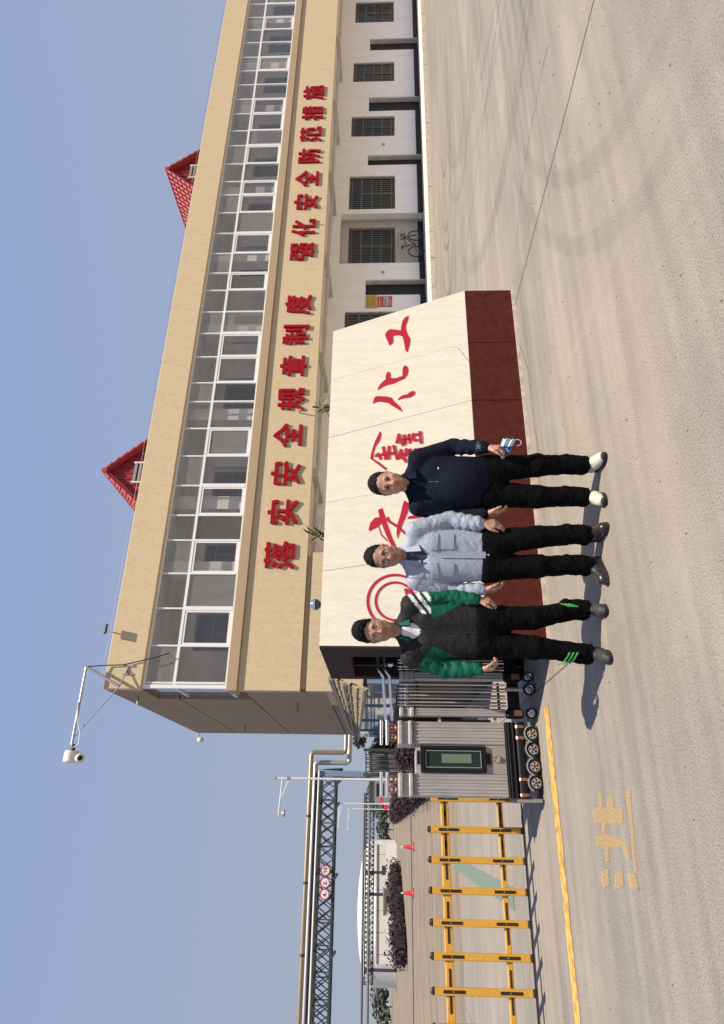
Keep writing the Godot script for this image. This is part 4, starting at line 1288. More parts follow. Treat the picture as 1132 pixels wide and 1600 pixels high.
# ---------------------------------------------------------------- plants
func leaf_cloud(rnd: RandomNumberGenerator, clumps: Array, count: int, size: float, flat := 0.5) -> Shape:
	var s := Shape.new()
	for i in count:
		var c: Array = clumps[rnd.randi() % clumps.size()]
		var d := Vector3(rnd.randfn(), rnd.randfn(), rnd.randfn()).normalized()
		var p: Vector3 = c[0] + d * c[1] * pow(rnd.randf(), 0.35)
		var up := (d + Vector3(rnd.randf_range(-1, 1), rnd.randf_range(-0.3, 1.2), rnd.randf_range(-1, 1)) * 0.8).normalized()
		var x := up.cross(Vector3(rnd.randf_range(-1, 1), rnd.randf_range(-1, 1), rnd.randf_range(-1, 1)).normalized()).normalized()
		var y := up.cross(x)
		var l := size * rnd.randf_range(0.6, 1.4)
		s.col = Color.WHITE * rnd.randf_range(0.7, 1.3)
		s.tri(p - x * l, p + x * l, p + y * l * flat * 2.0, up)
		s.tri(p - x * l, p + x * l, p - y * l * flat * 2.0, up)
	return s


func hedge(called: String, label: String, a: Vector3, b: Vector3, wide: float, high: float, m: Material, seed: int, count: int, size: float) -> Node3D:
	var rnd := RandomNumberGenerator.new()
	rnd.seed = seed
	var clumps := []
	var n := int((b - a).length() / (wide * 0.6)) + 1
	for i in n:
		var p := a.lerp(b, (i + 0.5) / n)
		for k in 3:
			clumps.append([p - a + Vector3(rnd.randf_range(-0.35, 0.35) * wide, high * rnd.randf_range(0.35, 0.75), rnd.randf_range(-0.3, 0.3) * wide), wide * rnd.randf_range(0.35, 0.5)])
	var t := thing(called, label, "hedge", a)
	part("foliage", leaf_cloud(rnd, clumps, count, size), m, t)
	var core := Shape.new()
	core.bar(Vector3(0, high * 0.45, 0), b - a + Vector3(0, high * 0.45, 0), wide * 0.6, high * 0.7)
	core.c.fill(Color.WHITE * 0.7)
	part("core", core, m, t)
	return t


func tree(called: String, label: String, at: Vector3, high: float, wide: float, m: Material, seed: int, count: int, group := "") -> void:
	var rnd := RandomNumberGenerator.new()
	rnd.seed = seed
	var t := thing(called, label, "tree", at, 0.0, group)
	part("trunk", Shape.new().tube([Vector3.ZERO, Vector3(0.05, high * 0.3, 0), Vector3(0, high * 0.6, 0.05)], [high * 0.03, high * 0.022, high * 0.01], 8), mat("bark"), t)
	var clumps := []
	for i in 14:
		var d := Vector3(rnd.randf_range(-1, 1), rnd.randf_range(-0.6, 1), rnd.randf_range(-1, 1))
		clumps.append([Vector3(0, high * 0.62, 0) + d * Vector3(wide * 0.32, high * 0.26, wide * 0.32), wide * rnd.randf_range(0.14, 0.26)])
	part("crown", leaf_cloud(rnd, clumps, count, wide * 0.05), m, t)


func spiky_plant(label: String, at: Vector3, high: float, seed: int) -> void:
	var rnd := RandomNumberGenerator.new()
	rnd.seed = seed
	var t := thing("spiky_plant", label, "plant", at, 0.0, "spiky plants behind the sign wall")
	part("stem", Shape.new().tube([Vector3.ZERO, Vector3(0.02, high * 0.5, 0), Vector3(0, high * 0.82, 0.02)], [0.07, 0.05, 0.035], 8), mat("bark"), t)
	var s := Shape.new()
	for i in 46:
		var a := rnd.randf() * TAU
		var lift := rnd.randf_range(-0.25, 1.1)
		var l := rnd.randf_range(0.3, 0.5)
		var base := Vector3(0, high * rnd.randf_range(0.7, 0.88), 0)
		var d := Vector3(cos(a), lift, sin(a)).normalized()
		var x := Vector3(-sin(a), 0, cos(a)) * 0.022
		var mid := base + d * l * 0.55
		var tip := base + d * l + Vector3(0, -0.10, 0)
		s.col = Color.WHITE * rnd.randf_range(0.6, 1.5)
		s.quad(base - x * 0.6, base + x * 0.6, mid + x, mid - x)
		s.tri(mid - x, mid + x, tip, d.cross(x).normalized())
	part("leaves", s, mat("palm_green"), t)


# ---------------------------------------------------------------- beyond the gate
func truss(t: Node3D, x0: float, x1: float, y0: float, y1: float, z0: float, z1: float, w: float, m: Material, panels: int) -> void:
	for z in [z0, z1]:
		part("chord", Shape.new().bar(Vector3(x0, y0, z), Vector3(x1, y0, z), w), m, t)
		part("chord", Shape.new().bar(Vector3(x0, y1, z), Vector3(x1, y1, z), w), m, t)
		for i in panels:
			var a := lerpf(x0, x1, float(i) / panels)
			var b := lerpf(x0, x1, float(i + 1) / panels)
			var mid := (a + b) * 0.5
			part("brace", Shape.new().bar(Vector3(a, y0, z), Vector3(mid, y1, z), w * 0.6), m, t)
			part("brace", Shape.new().bar(Vector3(mid, y1, z), Vector3(b, y0, z), w * 0.6), m, t)
			part("brace", Shape.new().bar(Vector3(a, y1, z - w * 0.2), Vector3(mid, y0, z - w * 0.2), w * 0.5), m, t)
			part("brace", Shape.new().bar(Vector3(mid, y0, z - w * 0.2), Vector3(b, y1, z - w * 0.2), w * 0.5), m, t)
			part("upright", Shape.new().bar(Vector3(a, y0, z), Vector3(a, y1, z), w * 0.55), m, t)
	for i in panels + 1:
		var a := lerpf(x0, x1, float(i) / panels)
		part("tie", Shape.new().bar(Vector3(a, y0, z0), Vector3(a, y0, z1), w * 0.8), m, t)
		part("tie", Shape.new().bar(Vector3(a, y1, z0), Vector3(a, y1, z1), w * 0.8), m, t)
		if i < panels:
			part("brace", Shape.new().bar(Vector3(a, y0, z0), Vector3(lerpf(x0, x1, float(i + 1) / panels), y0, z1), w * 0.5), m, t)


func lamp_post(label: String, at: Vector3, high: float, wide: float, arm := 1.9) -> void:
	var t := thing("street_lamp", label, "street lamp", at, 0.0, "white lamp posts along the road")
	part("pole", Shape.new().tube([Vector3.ZERO, Vector3(0, high * 0.5, 0), Vector3(0, high, 0)], [wide, wide * 0.8, wide * 0.6], 10), mat("white_plastic"), t)
	part("collar", Shape.new().tube([Vector3(0, high - 0.75, 0), Vector3(0, high - 0.62, 0)], wide * 1.1, 10), mat("steel_grey"), t)
	part("arm", Shape.new().tube([Vector3(0, high - 0.35, 0), Vector3(-arm, high - 0.25, 0)], wide * 0.4, 8), mat("white_plastic"), t)
	part("strut", Shape.new().tube([Vector3(0, high - 0.75, 0), Vector3(-arm * 0.62, high - 0.30, 0)], wide * 0.28, 8), mat("white_plastic"), t)
	var l := part("lamp_head", Shape.new().lathe(Vector3(-arm * 0.95, high - 0.38, 0), Vector3.DOWN, [Vector2(0.03, -0.1), Vector2(0.05, 0.0), Vector2(0.22, 0.2), Vector2(0.2, 0.22), Vector2(0.0, 0.22)], 14), mat("steel_grey"), t)
	part("finial", Shape.new().ball(Vector3(0, high + 0.05, 0), Vector3.ONE * wide * 1.0, 6, 10), mat("steel_grey"), t)


func make_far() -> void:
	var blue := mat("column_blue")
	var dark := mat("rack_blue")
	# pipe rack across the road
	var o := Vector3(-4.0, 0, -46.0)
	var t := thing("pipe_rack", "blue steel pipe rack spanning the road with lagged pipes on top", "pipe rack", o)
	for x in [2.8, -13.6]:
		part("column", Shape.new().span(Vector3(x - o.x - 0.17, 0, -0.16), Vector3(x - o.x + 0.17, 6.0, 0.16)), blue, t)
		part("column", Shape.new().span(Vector3(x - o.x - 0.17, 0, -1.6), Vector3(x - o.x + 0.17, 6.3, -1.3)), blue, t)
		part("bracket", Shape.new().prism(PackedVector2Array([Vector2(-0.17, 4.3), Vector2(-0.17, 5.0), Vector2(-0.75, 5.0), Vector2(-0.75, 4.85)]), Vector3(x - o.x, 0, -0.1), Vector3.RIGHT, Vector3.UP, Vector3.BACK, 0.2), dark, t)
	truss(t, -13.6 - o.x, 2.6 - o.x, 4.92, 5.9, -1.4, 0.0, 0.12, dark, 12)
	part("top_beam", Shape.new().span(Vector3(-13.6 - o.x, 6.02, -0.12), Vector3(2.8 - o.x, 6.22, 0.1)), dark, t)
	for k in 4:
		part("hanger", Shape.new().bar(Vector3(-11.3 - o.x + k * 4.0, 4.9, 0.0), Vector3(-10.9 - o.x + k * 4.0, 4.62, 0.05), 0.16), dark, t)
		part("pipe_support", Shape.new().span(Vector3(-11.0 - o.x + k * 4.0, 5.96, -1.5), Vector3(-10.85 - o.x + k * 4.0, 6.02, 0.2)), dark, t)
	part("lagged_pipe", Shape.new().tube([Vector3(-26 - o.x, 6.55, 0.15), Vector3(3.9 - o.x, 6.55, 0.15), Vector3(4.05 - o.x, 6.5, 0.15), Vector3(4.1 - o.x, 6.35, 0.15), Vector3(4.1 - o.x, 4.5, 0.15), Vector3(4.15 - o.x, 4.35, 0.15), Vector3(4.3 - o.x, 4.3, 0.15), Vector3(14 - o.x, 4.3, 0.15)], 0.15, 12), mat("pipe_jacket"), t)
	part("lagged_pipe", Shape.new().tube([Vector3(-26 - o.x, 6.30, -0.35), Vector3(3.4 - o.x, 6.30, -0.35), Vector3(3.5 - o.x, 6.2, -0.35), Vector3(3.52 - o.x, 4.2, -0.35), Vector3(3.6 - o.x, 4.08, -0.35), Vector3(14 - o.x, 4.05, -0.35)], 0.16, 12), mat("galvanised"), t)
	part("lagged_pipe", Shape.new().tube([Vector3(-26 - o.x, 6.2, -0.8), Vector3(3.1 - o.x, 6.2, -0.8), Vector3(3.12 - o.x, 4.5, -0.8)], 0.1, 10), mat("pipe_dark"), t)
	part("lagged_pipe", Shape.new().tube([Vector3(-26 - o.x, 5.99, 0.25), Vector3(3.0 - o.x, 5.99, 0.25)], 0.06, 10), mat("white_plastic"), t)
	for k in 7:
		part("pipe_band", Shape.new().tube([Vector3(-22.0 + k * 3.7 - o.x, 6.55, 0.15), Vector3(-21.85 + k * 3.7 - o.x, 6.55, 0.15)], 0.16, 12), dark, t)
	# height and weight limits hanging from it
	var n := 0
	for q in [[-2.73, "10", "round red-ringed limit sign reading 10 on the pipe rack"], [-3.38, "2.", "middle red-ringed limit sign on the pipe rack reading 2."], [-4.0, "4.", "red-ringed limit sign on the pipe rack reading 4."]]:
		var s := thing("limit_sign", q[2], "road sign", Vector3(q[0], 5.36, -45.80), 0.0, "limit signs on the pipe rack")
		part("disc", Shape.new().lathe(Vector3.ZERO, Vector3.BACK, [Vector2(0.0, 0.0), Vector2(0.30, 0.0), Vector2(0.30, 0.02), Vector2(0.0, 0.02)], 28), mat("sign_white"), s)
		part("ring", Shape.new().lathe(Vector3.ZERO, Vector3.BACK, [Vector2(0.235, 0.021), Vector2(0.235, 0.028), Vector2(0.302, 0.028), Vector2(0.302, 0.0)], 28), mat("sign_red"), s)
		var tm := TextMesh.new()
		tm.text = q[1]
		var f := SystemFont.new()
		f.font_names = PackedStringArray(["Droid Sans"])
		f.font_weight = 700
		tm.font = f
		tm.font_size = 32
		tm.pixel_size = 0.0095
		tm.depth = 0.01
		part("digits", tm, mat("print_black"), s).position = Vector3(0, 0, 0.027)
		n += 1
	# a second rack far down the road
	o = Vector3(-4.0, 0, -130)
	t = thing("distant_pipe_rack", "dark distant pipe rack crossing the road near the white tank", "pipe rack", o)
	for x in [4.6, -7.9, -11.2, -22.0]:
		part("column", Shape.new().span(Vector3(x - o.x - 0.22, 0, -0.2), Vector3(x - o.x + 0.22, 5.4, 0.2)), dark, t)
	truss(t, -24.0 - o.x, 4.6 - o.x, 4.0, 5.4, -1.5, 0.0, 0.16, dark, 20)
	part("pipe", Shape.new().tube([Vector3(-30, 5.75, 0), Vector3(8.8, 5.75, 0)], 0.22, 8), mat("pipe_dark"), t)
	part("pipe", Shape.new().tube([Vector3(-30, 4.75, 0.4), Vector3(8.8, 4.75, 0.4)], 0.2, 8), mat("pipe_dark"), t)
	lamp_post("nearest tall white lamp post beside the pipe rack column", Vector3(2.16, 0, -40), 7.85, 0.085)
	lamp_post("middle white lamp post farther down the road", Vector3(2.2, 0, -97), 8.4, 0.10, 3.0)
	lamp_post("farthest faint lamp post down the road", Vector3(1.9, 0, -118), 8.3, 0.09, 3.2)
	# storage tank and plant buildings
	t = thing("storage_tank", "large white domed storage tank rising at the left edge", "tank", Vector3(-15.6, 0, -150))
	part("shell", Shape.new().lathe(Vector3.ZERO, Vector3.UP, [Vector2(12.4, 0.0), Vector2(12.4, 4.7)], 48), mat("tank_white"), t)
	var prof := []
	for i in 9:
		var a: float = PI * 0.5 * i / 8
		prof.append(Vector2(12.4 * cos(a), 4.7 + 2.7 * sin(a)))
	part("dome", Shape.new().lathe(Vector3.ZERO, Vector3.UP, prof, 48), mat("tank_white"), t)
	part("railing", Shape.new().lathe(Vector3(0, 5.1, 0), Vector3.UP, [Vector2(12.5, 0.0), Vector2(12.55, 0.08), Vector2(12.5, 0.16)], 48), mat("far_grey"), t)
	t = thing("white_shed", "long white plant shed in front of the domed tank", "building", Vector3(-8.0, 0, -135))
	part("wall", Shape.new().span(Vector3(-14, 0, -3), Vector3(4.2, 3.5, 0)), mat("far_white"), t)
	part("roof", Shape.new().span(Vector3(-14.2, 3.5, -3.2), Vector3(4.4, 3.7, 0.2)), mat("far_white"), t)
	for x in [-12.6, -9.4, -6.1, -2.9, -0.1, 2.7]:
		part("joint", Shape.new().span(Vector3(x - 0.04, 0, 0.005), Vector3(x + 0.04, 3.48, 0.03)), mat("far_grey"), t)
	for q in [[-0.6, 0.9, 1.0, 2.6], [-6.8, -5.4, 0.0, 2.2], [-10.5, -9.8, 1.1, 1.9]]:
		part("window", Shape.new().span(Vector3(q[0], q[2], 0.006), Vector3(q[1], q[3], 0.035)), mat("rack_blue"), t)
	t = thing("low_wall", "low white roadside wall with a row of small dark vents", "wall", Vector3(-7.2, 0, -126))
	part("wall", Shape.new().span(Vector3(-10, 0, -0.3), Vector3(4.0, 1.85, 0)), mat("far_white"), t)
	for i in 9:
		part("vent", Shape.new().span(Vector3(-6.0 + i * 0.9, 0.95, 0.005), Vector3(-5.75 + i * 0.9, 1.2, 0.03)), mat("far_grey"), t)
	t = thing("tan_shed", "small tan roadside shed at the far left of the white wall", "building", Vector3(-11.2, 0, -122))
	part("wall", Shape.new().span(Vector3(-2.0, 0, -2), Vector3(1.4, 2.1, 0)), mat("far_tan"), t)
	part("roof", Shape.new().span(Vector3(-2.2, 2.1, -2.2), Vector3(1.6, 2.3, 0.2)), mat("far_grey"), t)
	part("door", Shape.new().span(Vector3(-0.5, 0, 0.004), Vector3(0.3, 1.8, 0.03)), mat("dark_groove"), t)
	t = thing("grey_plant_building", "grey plant block with chimney behind the pipe rack column", "building", Vector3(5.2, 0, -118))
	part("wall", Shape.new().span(Vector3(-2.4, 0, -6), Vector3(6, 4.2, 0)), mat("far_grey"), t)
	part("roof", Shape.new().span(Vector3(-2.6, 4.2, -6.2), Vector3(6.2, 4.6, 0.2)), mat("rack_blue"), t)
	part("window", Shape.new().span(Vector3(-1.4, 2.2, 0.005), Vector3(0.6, 3.4, 0.04)), mat("dark_glazing"), t)
	# trees and hedges
	var i := 0
	for q in [["round grey-green tree left of the second rack column", 2.6, -190.0, 4.6, 5.5], ["wider grey-green tree in the middle of the distant row", -1.8, -196.0, 4.2, 6.5], ["small grey-green tree at the left of the distant row", -6.0, -200.0, 3.8, 5.5], ["tall green tree behind the lamp posts", 6.0, -160.0, 6.0, 6.0]]:
		tree("distant_tree", q[0], Vector3(q[1], 0, q[2]), q[3], q[4], mat("leaf_far"), 60 + i, 1500, "trees at the end of the road")
		i += 1
	for k in 14:
		tree("distant_tree", "grey-green tree in the far belt beyond the plant, number %s from the left" % ["one", "two", "three", "four", "five", "six", "seven", "eight", "nine", "ten", "eleven", "twelve", "thirteen", "fourteen"][k], Vector3(-110.0 + k * 9.5 + 3.0 * sin(k * 2.7), 0, -260 - 8 * cos(k * 1.9)), 5.0 + sin(k * 3.3), 11.0, mat("leaf_far"), 80 + k, 700, "far tree belt")
	hedge("purple_hedge", "dark purple hedge bordering the right side of the road", Vector3(1.6, 0, -14.5), Vector3(0.75, 0, -105.0), 1.5, 1.2, mat("leaf_purple"), 5, 22000, 0.05)
	hedge("purple_hedge", "dark purple hedge far away on the left side of the road", Vector3(-5.2, 0, -90.0), Vector3(-9.5, 0, -62.0), 2.2, 1.2, mat("leaf_purple"), 6, 7000, 0.10)
	var rnd := RandomNumberGenerator.new()
	rnd.seed = 11
	t = thing("round_bush", "dark purple bush clipped into a ball behind the gate head", "bush", Vector3(1.10, 0, -12.0))
	part("stem", Shape.new().tube([Vector3.ZERO, Vector3(0, 0.9, 0)], 0.03, 6), mat("bark"), t)
	var ball := leaf_cloud(rnd, [[Vector3(0, 1.18, 0), 0.27], [Vector3(0.05, 1.15, 0.05), 0.25]], 5000, 0.02)
	part("foliage", ball, mat("leaf_purple"), t)
	t = thing("green_shrub", "green shrub at the back corner of the office building", "shrub", Vector3(2.55, 0, -26.5))
	var cl := []
	for k in 16:
		cl.append([Vector3(rnd.randf_range(-0.25, 0.3), rnd.randf_range(0.5, 2.75), rnd.randf_range(-0.3, 0.3)), rnd.randf_range(0.18, 0.33)])
	part("foliage", leaf_cloud(rnd, cl, 6000, 0.035), mat("leaf_green"), t)
	part("stem", Shape.new().tube([Vector3.ZERO, Vector3(0.03, 1.2, 0), Vector3(0, 2.2, 0.04)], [0.05, 0.04, 0.02], 6), mat("bark"), t)
	spiky_plant("spiky plant peeping over the sign wall below the fourth and fifth red letters", Vector3(8.16, 0, -12.0), 3.5, 3)
	spiky_plant("spiky plant peeping over the sign wall below the first two red letters", Vector3(5.15, 0, -12.0), 3.45, 4)
	# folded ornamental iron gate seen over the head unit
	t = thing("iron_gate", "folded dark iron gate with slanting lattice bars behind the gate head", "gate", Vector3(1.35, 0, -17.5))
	for k in 9:
		var x := -0.22 + k * 0.055
		part("lattice_bar", Shape.new().bar(Vector3(x, 0.25, 0.02 * (k % 2)), Vector3(x + (0.12 if k % 2 else -0.12), 2.1, 0.02 * (k % 2)), 0.025), mat("iron_dark"), t)
	for k in 5:
		part("cross_bar", Shape.new().bar(Vector3(-0.3, 0.4 + k * 0.42, -0.03), Vector3(0.3, 0.5 + k * 0.40, -0.03), 0.03), mat("iron_dark"), t)
	part("post", Shape.new().span(Vector3(-0.32, 0, -0.05), Vector3(-0.26, 2.15, 0.03)).span(Vector3(0.26, 0, -0.05), Vector3(0.32, 2.15, 0.03)), mat("iron_dark"), t)
	part("backing", Shape.new().span(Vector3(-0.26, 0.3, -0.09), Vector3(0.26, 1.95, -0.075)), mat("far_grey"), t)
	# traffic cones and red flags
	var cone := thing("traffic_cone", "", "traffic cone", Vector3(-1.5, 0, -46.9), 0.0, "traffic cones on the road")
	part("cone", Shape.new().lathe(Vector3.ZERO, Vector3.UP, [Vector2(0.2, 0.03), Vector2(0.15, 0.10), Vector2(0.10, 0.45), Vector2(0.035, 0.75), Vector2(0.0, 0.76)], 14), mat("cone_red"), cone)
	part("base", Shape.new().span(Vector3(-0.25, 0.0, -0.25), Vector3(0.25, 0.035, 0.25)), mat("sole_dark"), cone)
	part("tip", Shape.new().lathe(Vector3.ZERO, Vector3.UP, [Vector2(0.055, 0.66), Vector2(0.036, 0.765), Vector2(0.0, 0.77)], 14), mat("sign_white"), cone)
	cone.position = Vector3(-1.32, -0.02, -44.5)
	cone.set_meta("label", "red traffic cone standing midway along the strip of shadow on the road")
	copy_of(cone, "traffic_cone", "red traffic cone at the left edge of the road view", Vector3(-3.82, -0.02, -45.5))
	for q in [[3.6, -112.0, 2.6, "red banner on a pole behind the first lamp post"], [2.4, -100.0, 1.9, "red banner on a pole left of the second rack column"]]:
		t = thing("red_banner", q[3], "banner", Vector3(q[0], 0, q[1]), 0.0, "red banners beside the road")
		part("pole", Shape.new().tube([Vector3.ZERO, Vector3(0, q[2] + 0.3, 0)], 0.05, 6), mat("white_plastic"), t)
		part("cloth", Shape.new().span(Vector3(-0.8, q[2] - 0.45, -0.02), Vector3(0.0, q[2] + 0.15, 0.02)), mat("flag_red"), t)


# ---------------------------------------------------------------- fittings on the building
func make_fittings() -> void:
	var z := FACADE_Z
	var t := thing("camera_bracket", "long steel bracket with stay rods sticking out from the parapet corner", "bracket", Vector3(2.89, 8.07, z + 0.2))
	var o := t.position
	var g := mat("galvanised")
	part("post", Shape.new().tube([Vector3(0, 0, 0), Vector3(3.35, 8.98, -16.1) - o], 0.035, 8), mat("steel_grey"), t)
	part("arm", Shape.new().tube([Vector3(3.35, 8.98, -16.1) - o, Vector3(1.53, 8.97, -16.1) - o], 0.032, 8), g, t)
	part("stay", Shape.new().tube([Vector3.ZERO, Vector3(1.72, 8.94, -16.1) - o], 0.014, 6), mat("steel_grey"), t)
	part("wall_plate", Shape.new().span(Vector3(3.20, 7.86, z + 0.002) - o, Vector3(3.24, 8.12, z + 0.03) - o).span(Vector3(3.40, 7.86, z + 0.002) - o, Vector3(3.44, 8.12, z + 0.03) - o).span(Vector3(3.24, 8.0, z + 0.003) - o, Vector3(3.40, 8.03, z + 0.028) - o), mat("steel_grey"), t)
	part("foot_rod", Shape.new().tube([Vector3.ZERO, Vector3(3.32, 8.02, z + 0.03) - o], 0.018, 6), mat("steel_grey"), t)
	part("cable", Shape.new().tube([Vector3(3.35, 9.0, -16.08) - o, Vector3(3.42, 8.55, z + 0.06) - o, Vector3(3.44, 8.12, z + 0.05) - o, Vector3(3.62, 7.4, z + 0.03) - o, Vector3(3.75, 7.0, z + 0.03) - o], 0.014, 6), mat("black_plastic"), t)
	part("cable", Shape.new().tube([Vector3(2.5, 9.0, -16.06) - o, Vector3(2.1, 8.93, -16.04) - o, Vector3(1.8, 8.80, -16.04) - o, Vector3(1.55, 8.78, -16.04) - o, Vector3(1.44, 8.93, -16.06) - o], 0.012, 6), mat("white_plastic"), t)
	t = thing("dome_camera_on_bracket", "white dome camera hanging at the end of the long bracket", "camera", Vector3(1.40, 8.93, -16.1))
	part("mount", Shape.new().lathe(Vector3.ZERO, Vector3.LEFT, [Vector2(0.05, -0.14), Vector2(0.06, 0.0), Vector2(0.09, 0.02)], 12), mat("black_plastic"), t)
	part("housing", Shape.new().lathe(Vector3.ZERO, Vector3.LEFT, [Vector2(0.0, 0.0), Vector2(0.15, 0.01), Vector2(0.165, 0.06), Vector2(0.165, 0.24), Vector2(0.13, 0.27), Vector2(0.0, 0.28)], 20), mat("white_plastic"), t)
	part("dome", Shape.new().ball(Vector3(-0.17, -0.21, 0.02), Vector3(0.12, 0.12, 0.12), 10, 16), mat("white_plastic"), t)
	part("lens_ring", Shape.new().ball(Vector3(-0.17, -0.245, 0.08), Vector3(0.07, 0.07, 0.07), 8, 12), mat("screen_glass"), t)
	t = thing("floodlight", "flat floodlight leaning out over the parapet above the first panes", "floodlight", Vector3(4.3, 8.56, z + 0.02))
	part("bracket", Shape.new().tube([Vector3(0, 0, -0.12), Vector3(0, 0.12, 0.0), Vector3(0, 0.09, 0.14)], 0.018, 6), mat("white_plastic"), t)
	part("head", Shape.new().box(Vector3(0, 0.10, 0.2), Vector3(0.22, 0.06, 0.16), Basis(Vector3.RIGHT, 0.5), 0.01), mat("black_plastic"), t)
	t = thing("wall_camera", "small white camera under the rear roof corner of the office building", "camera", Vector3(2.86, 8.35, -25.0))
	part("arm", Shape.new().tube([Vector3(0, 0.1, 0), Vector3(-0.2, 0.1, 0)], 0.03, 6), mat("steel_grey"), t)
	part("body", Shape.new().ball(Vector3(-0.26, 0.0, 0.02), Vector3(0.1, 0.12, 0.1)), mat("white_plastic"), t)
	# notices by the door
	t = thing("yellow_notice", "yellow notice board with brown print on the wall beside the door", "notice", Vector3(17.17, 1.95, -18.492))
	part("board", Shape.new().span(Vector3(-0.3, -0.02, -0.004), Vector3(0.3, 0.40, 0.012)), mat("poster_yellow"), t)
	part("print", Shape.new().strokes("6,18 94,18;10,38 70,38;10,58 84,58;10,78 60,78;74,78 92,78", 7.0, Vector3(-0.3, 0.40, 0.012), Vector3.RIGHT * 0.006, Vector3.DOWN * 0.0042, Vector3.BACK, 0.002), mat("print_brown"), t)
	t = thing("red_notice", "red notice board with white panel on the wall beside the door", "notice", Vector3(17.17, 1.55, -18.492))
	part("board", Shape.new().span(Vector3(-0.24, -0.16, -0.004), Vector3(0.24, 0.36, 0.014)), mat("poster_red"), t)
	part("print", Shape.new().span(Vector3(-0.2, -0.02, 0.015), Vector3(0.2, 0.15, 0.017)).strokes("8,12 92,12;8,24 80,24;8,80 92,80;8,92 70,92", 4.0, Vector3(-0.24, 0.36, 0.014), Vector3.RIGHT * 0.0048, Vector3.DOWN * 0.0052, Vector3.BACK, 0.002), mat("print_white"), t)
	part("small_print", Shape.new().strokes("12,46 88,46;12,53 80,53;12,60 86,60", 3.0, Vector3(-0.24, 0.36, 0.017), Vector3.RIGHT * 0.0048, Vector3.DOWN * 0.0052, Vector3.BACK, 0.001), mat("print_black"), t)
	# a bicycle parked in the recess
	t = thing("bicycle", "dark red bicycle parked in the wall recess under the barred window", "bicycle", Vector3(20.0, 0.15, -18.45), 0.15)
	for x in [-0.5, 0.5]:
		var pts := []
		for j in 21:
			pts.append(Vector3(x + cos(TAU * j / 20) * 0.30, 0.32 + sin(TAU * j / 20) * 0.30, 0))
		var w := part("wheel", Shape.new().tube(pts, 0.022, 6, false), mat("black_rubber"), t)
		var sp := Shape.new()
		for j in 10:
			sp.tube([Vector3(x, 0.32, 0), Vector3(x + cos(TAU * j / 10) * 0.29, 0.32 + sin(TAU * j / 10) * 0.29, 0)], 0.004, 4)
		part("spokes", sp, mat("galvanised"), w)
	part("frame", Shape.new().tube([Vector3(-0.5, 0.32, 0.03), Vector3(-0.1, 0.35, 0.03), Vector3(-0.25, 0.8, 0.03)], 0.02, 6).tube([Vector3(-0.22, 0.7, 0.03), Vector3(0.36, 0.78, 0.03), Vector3(0.5, 0.32, 0.03)], 0.02, 6).tube([Vector3(-0.1, 0.35, 0.03), Vector3(0.36, 0.76, 0.03)], 0.02, 6), mat("sign_base"), t)
	part("saddle", Shape.new().ball(Vector3(-0.27, 0.84, 0.03), Vector3(0.13, 0.035, 0.07)), mat("black_rubber"), t)
	part("handlebar", Shape.new().tube([Vector3(0.3, 1.0, -0.25), Vector3(0.34, 0.98, 0.03), Vector3(0.3, 1.0, 0.3)], 0.014, 6).tube([Vector3(0.34, 0.98, 0.03), Vector3(0.36, 0.76, 0.03)], 0.016, 6), mat("galvanised"), t)
	part("basket", Shape.new().span(Vector3(0.42, 0.72, -0.12), Vector3(0.66, 0.92, 0.16)), mat("steel_grey"), t)


# ---------------------------------------------------------------- people
# joints in the person's own axes: x to the viewer's right, y up, z towards the viewer
func flesh(p: Vector3) -> Color:
	return Color(0.37, 0.205, 0.135)


func hand(sh: Shape, wrist: Vector3, down: Vector3, palm: Vector3, side: float, curl: float, tone: Color) -> void:
	# down runs along the hand, palm faces the thigh, fwd runs across the knuckles to the thumb
	down = down.normalized()
	var fwd := palm.cross(down).normalized() * side
	if fwd.z < 0.0:
		fwd = -fwd
	var pn := palm.normalized()
	var f := Field.new(wrist - Vector3.ONE * 0.14 + down * 0.07, wrist + Vector3.ONE * 0.14 + down * 0.11, 0.0042)
	var knuckles := []
	for i in 4:
		knuckles.append(wrist + down * (0.086 - 0.006 * absf(i - 1.2)) + fwd * (0.031 - 0.0205 * i))
	f.cap(wrist - down * 0.03, wrist + down * 0.015, 0.024, 0.024, 0.012, Vector3.ONE)
	for i in 4:
		f.cap(wrist + down * 0.012 + fwd * (0.014 - 0.009 * i), knuckles[i] - down * 0.006, 0.0165, 0.0125, 0.012)
	var lens := [[0.041, 0.025, 0.019], [0.045, 0.029, 0.020], [0.042, 0.027, 0.019], [0.033, 0.020, 0.017]]
	for i in 4:
		var p: Vector3 = knuckles[i]
		var a := 0.15 + curl * 0.5 + 0.06 * i
		for j in 3:
			var d := down * cos(a) + pn * sin(a)
			var q: Vector3 = p + d * lens[i][j]
			f.cap(p, q, 0.0098 - 0.0008 * j, 0.0090 - 0.0008 * j, 0.004 if j else 0.007)
			p = q
			a += curl * (0.75 if j == 0 else 0.55)
	var th := wrist + down * 0.022 + fwd * 0.020
	var t1 := th + (down * 0.75 + fwd * 0.6 + pn * 0.25).normalized() * 0.042
	var t2 := t1 + (down * 0.95 + fwd * 0.15 + pn * (0.2 + 0.35 * curl)).normalized() * 0.030
	var t3 := t2 + (down * 0.95 - fwd * 0.10 + pn * (0.3 + 0.4 * curl)).normalized() * 0.024
	f.cap(th, t1, 0.0165, 0.0120, 0.012)
	f.cap(t1, t2, 0.0115, 0.0100, 0.005)
	f.cap(t2, t3, 0.0100, 0.0080, 0.004)
	f.into(sh, func(_p): return tone)


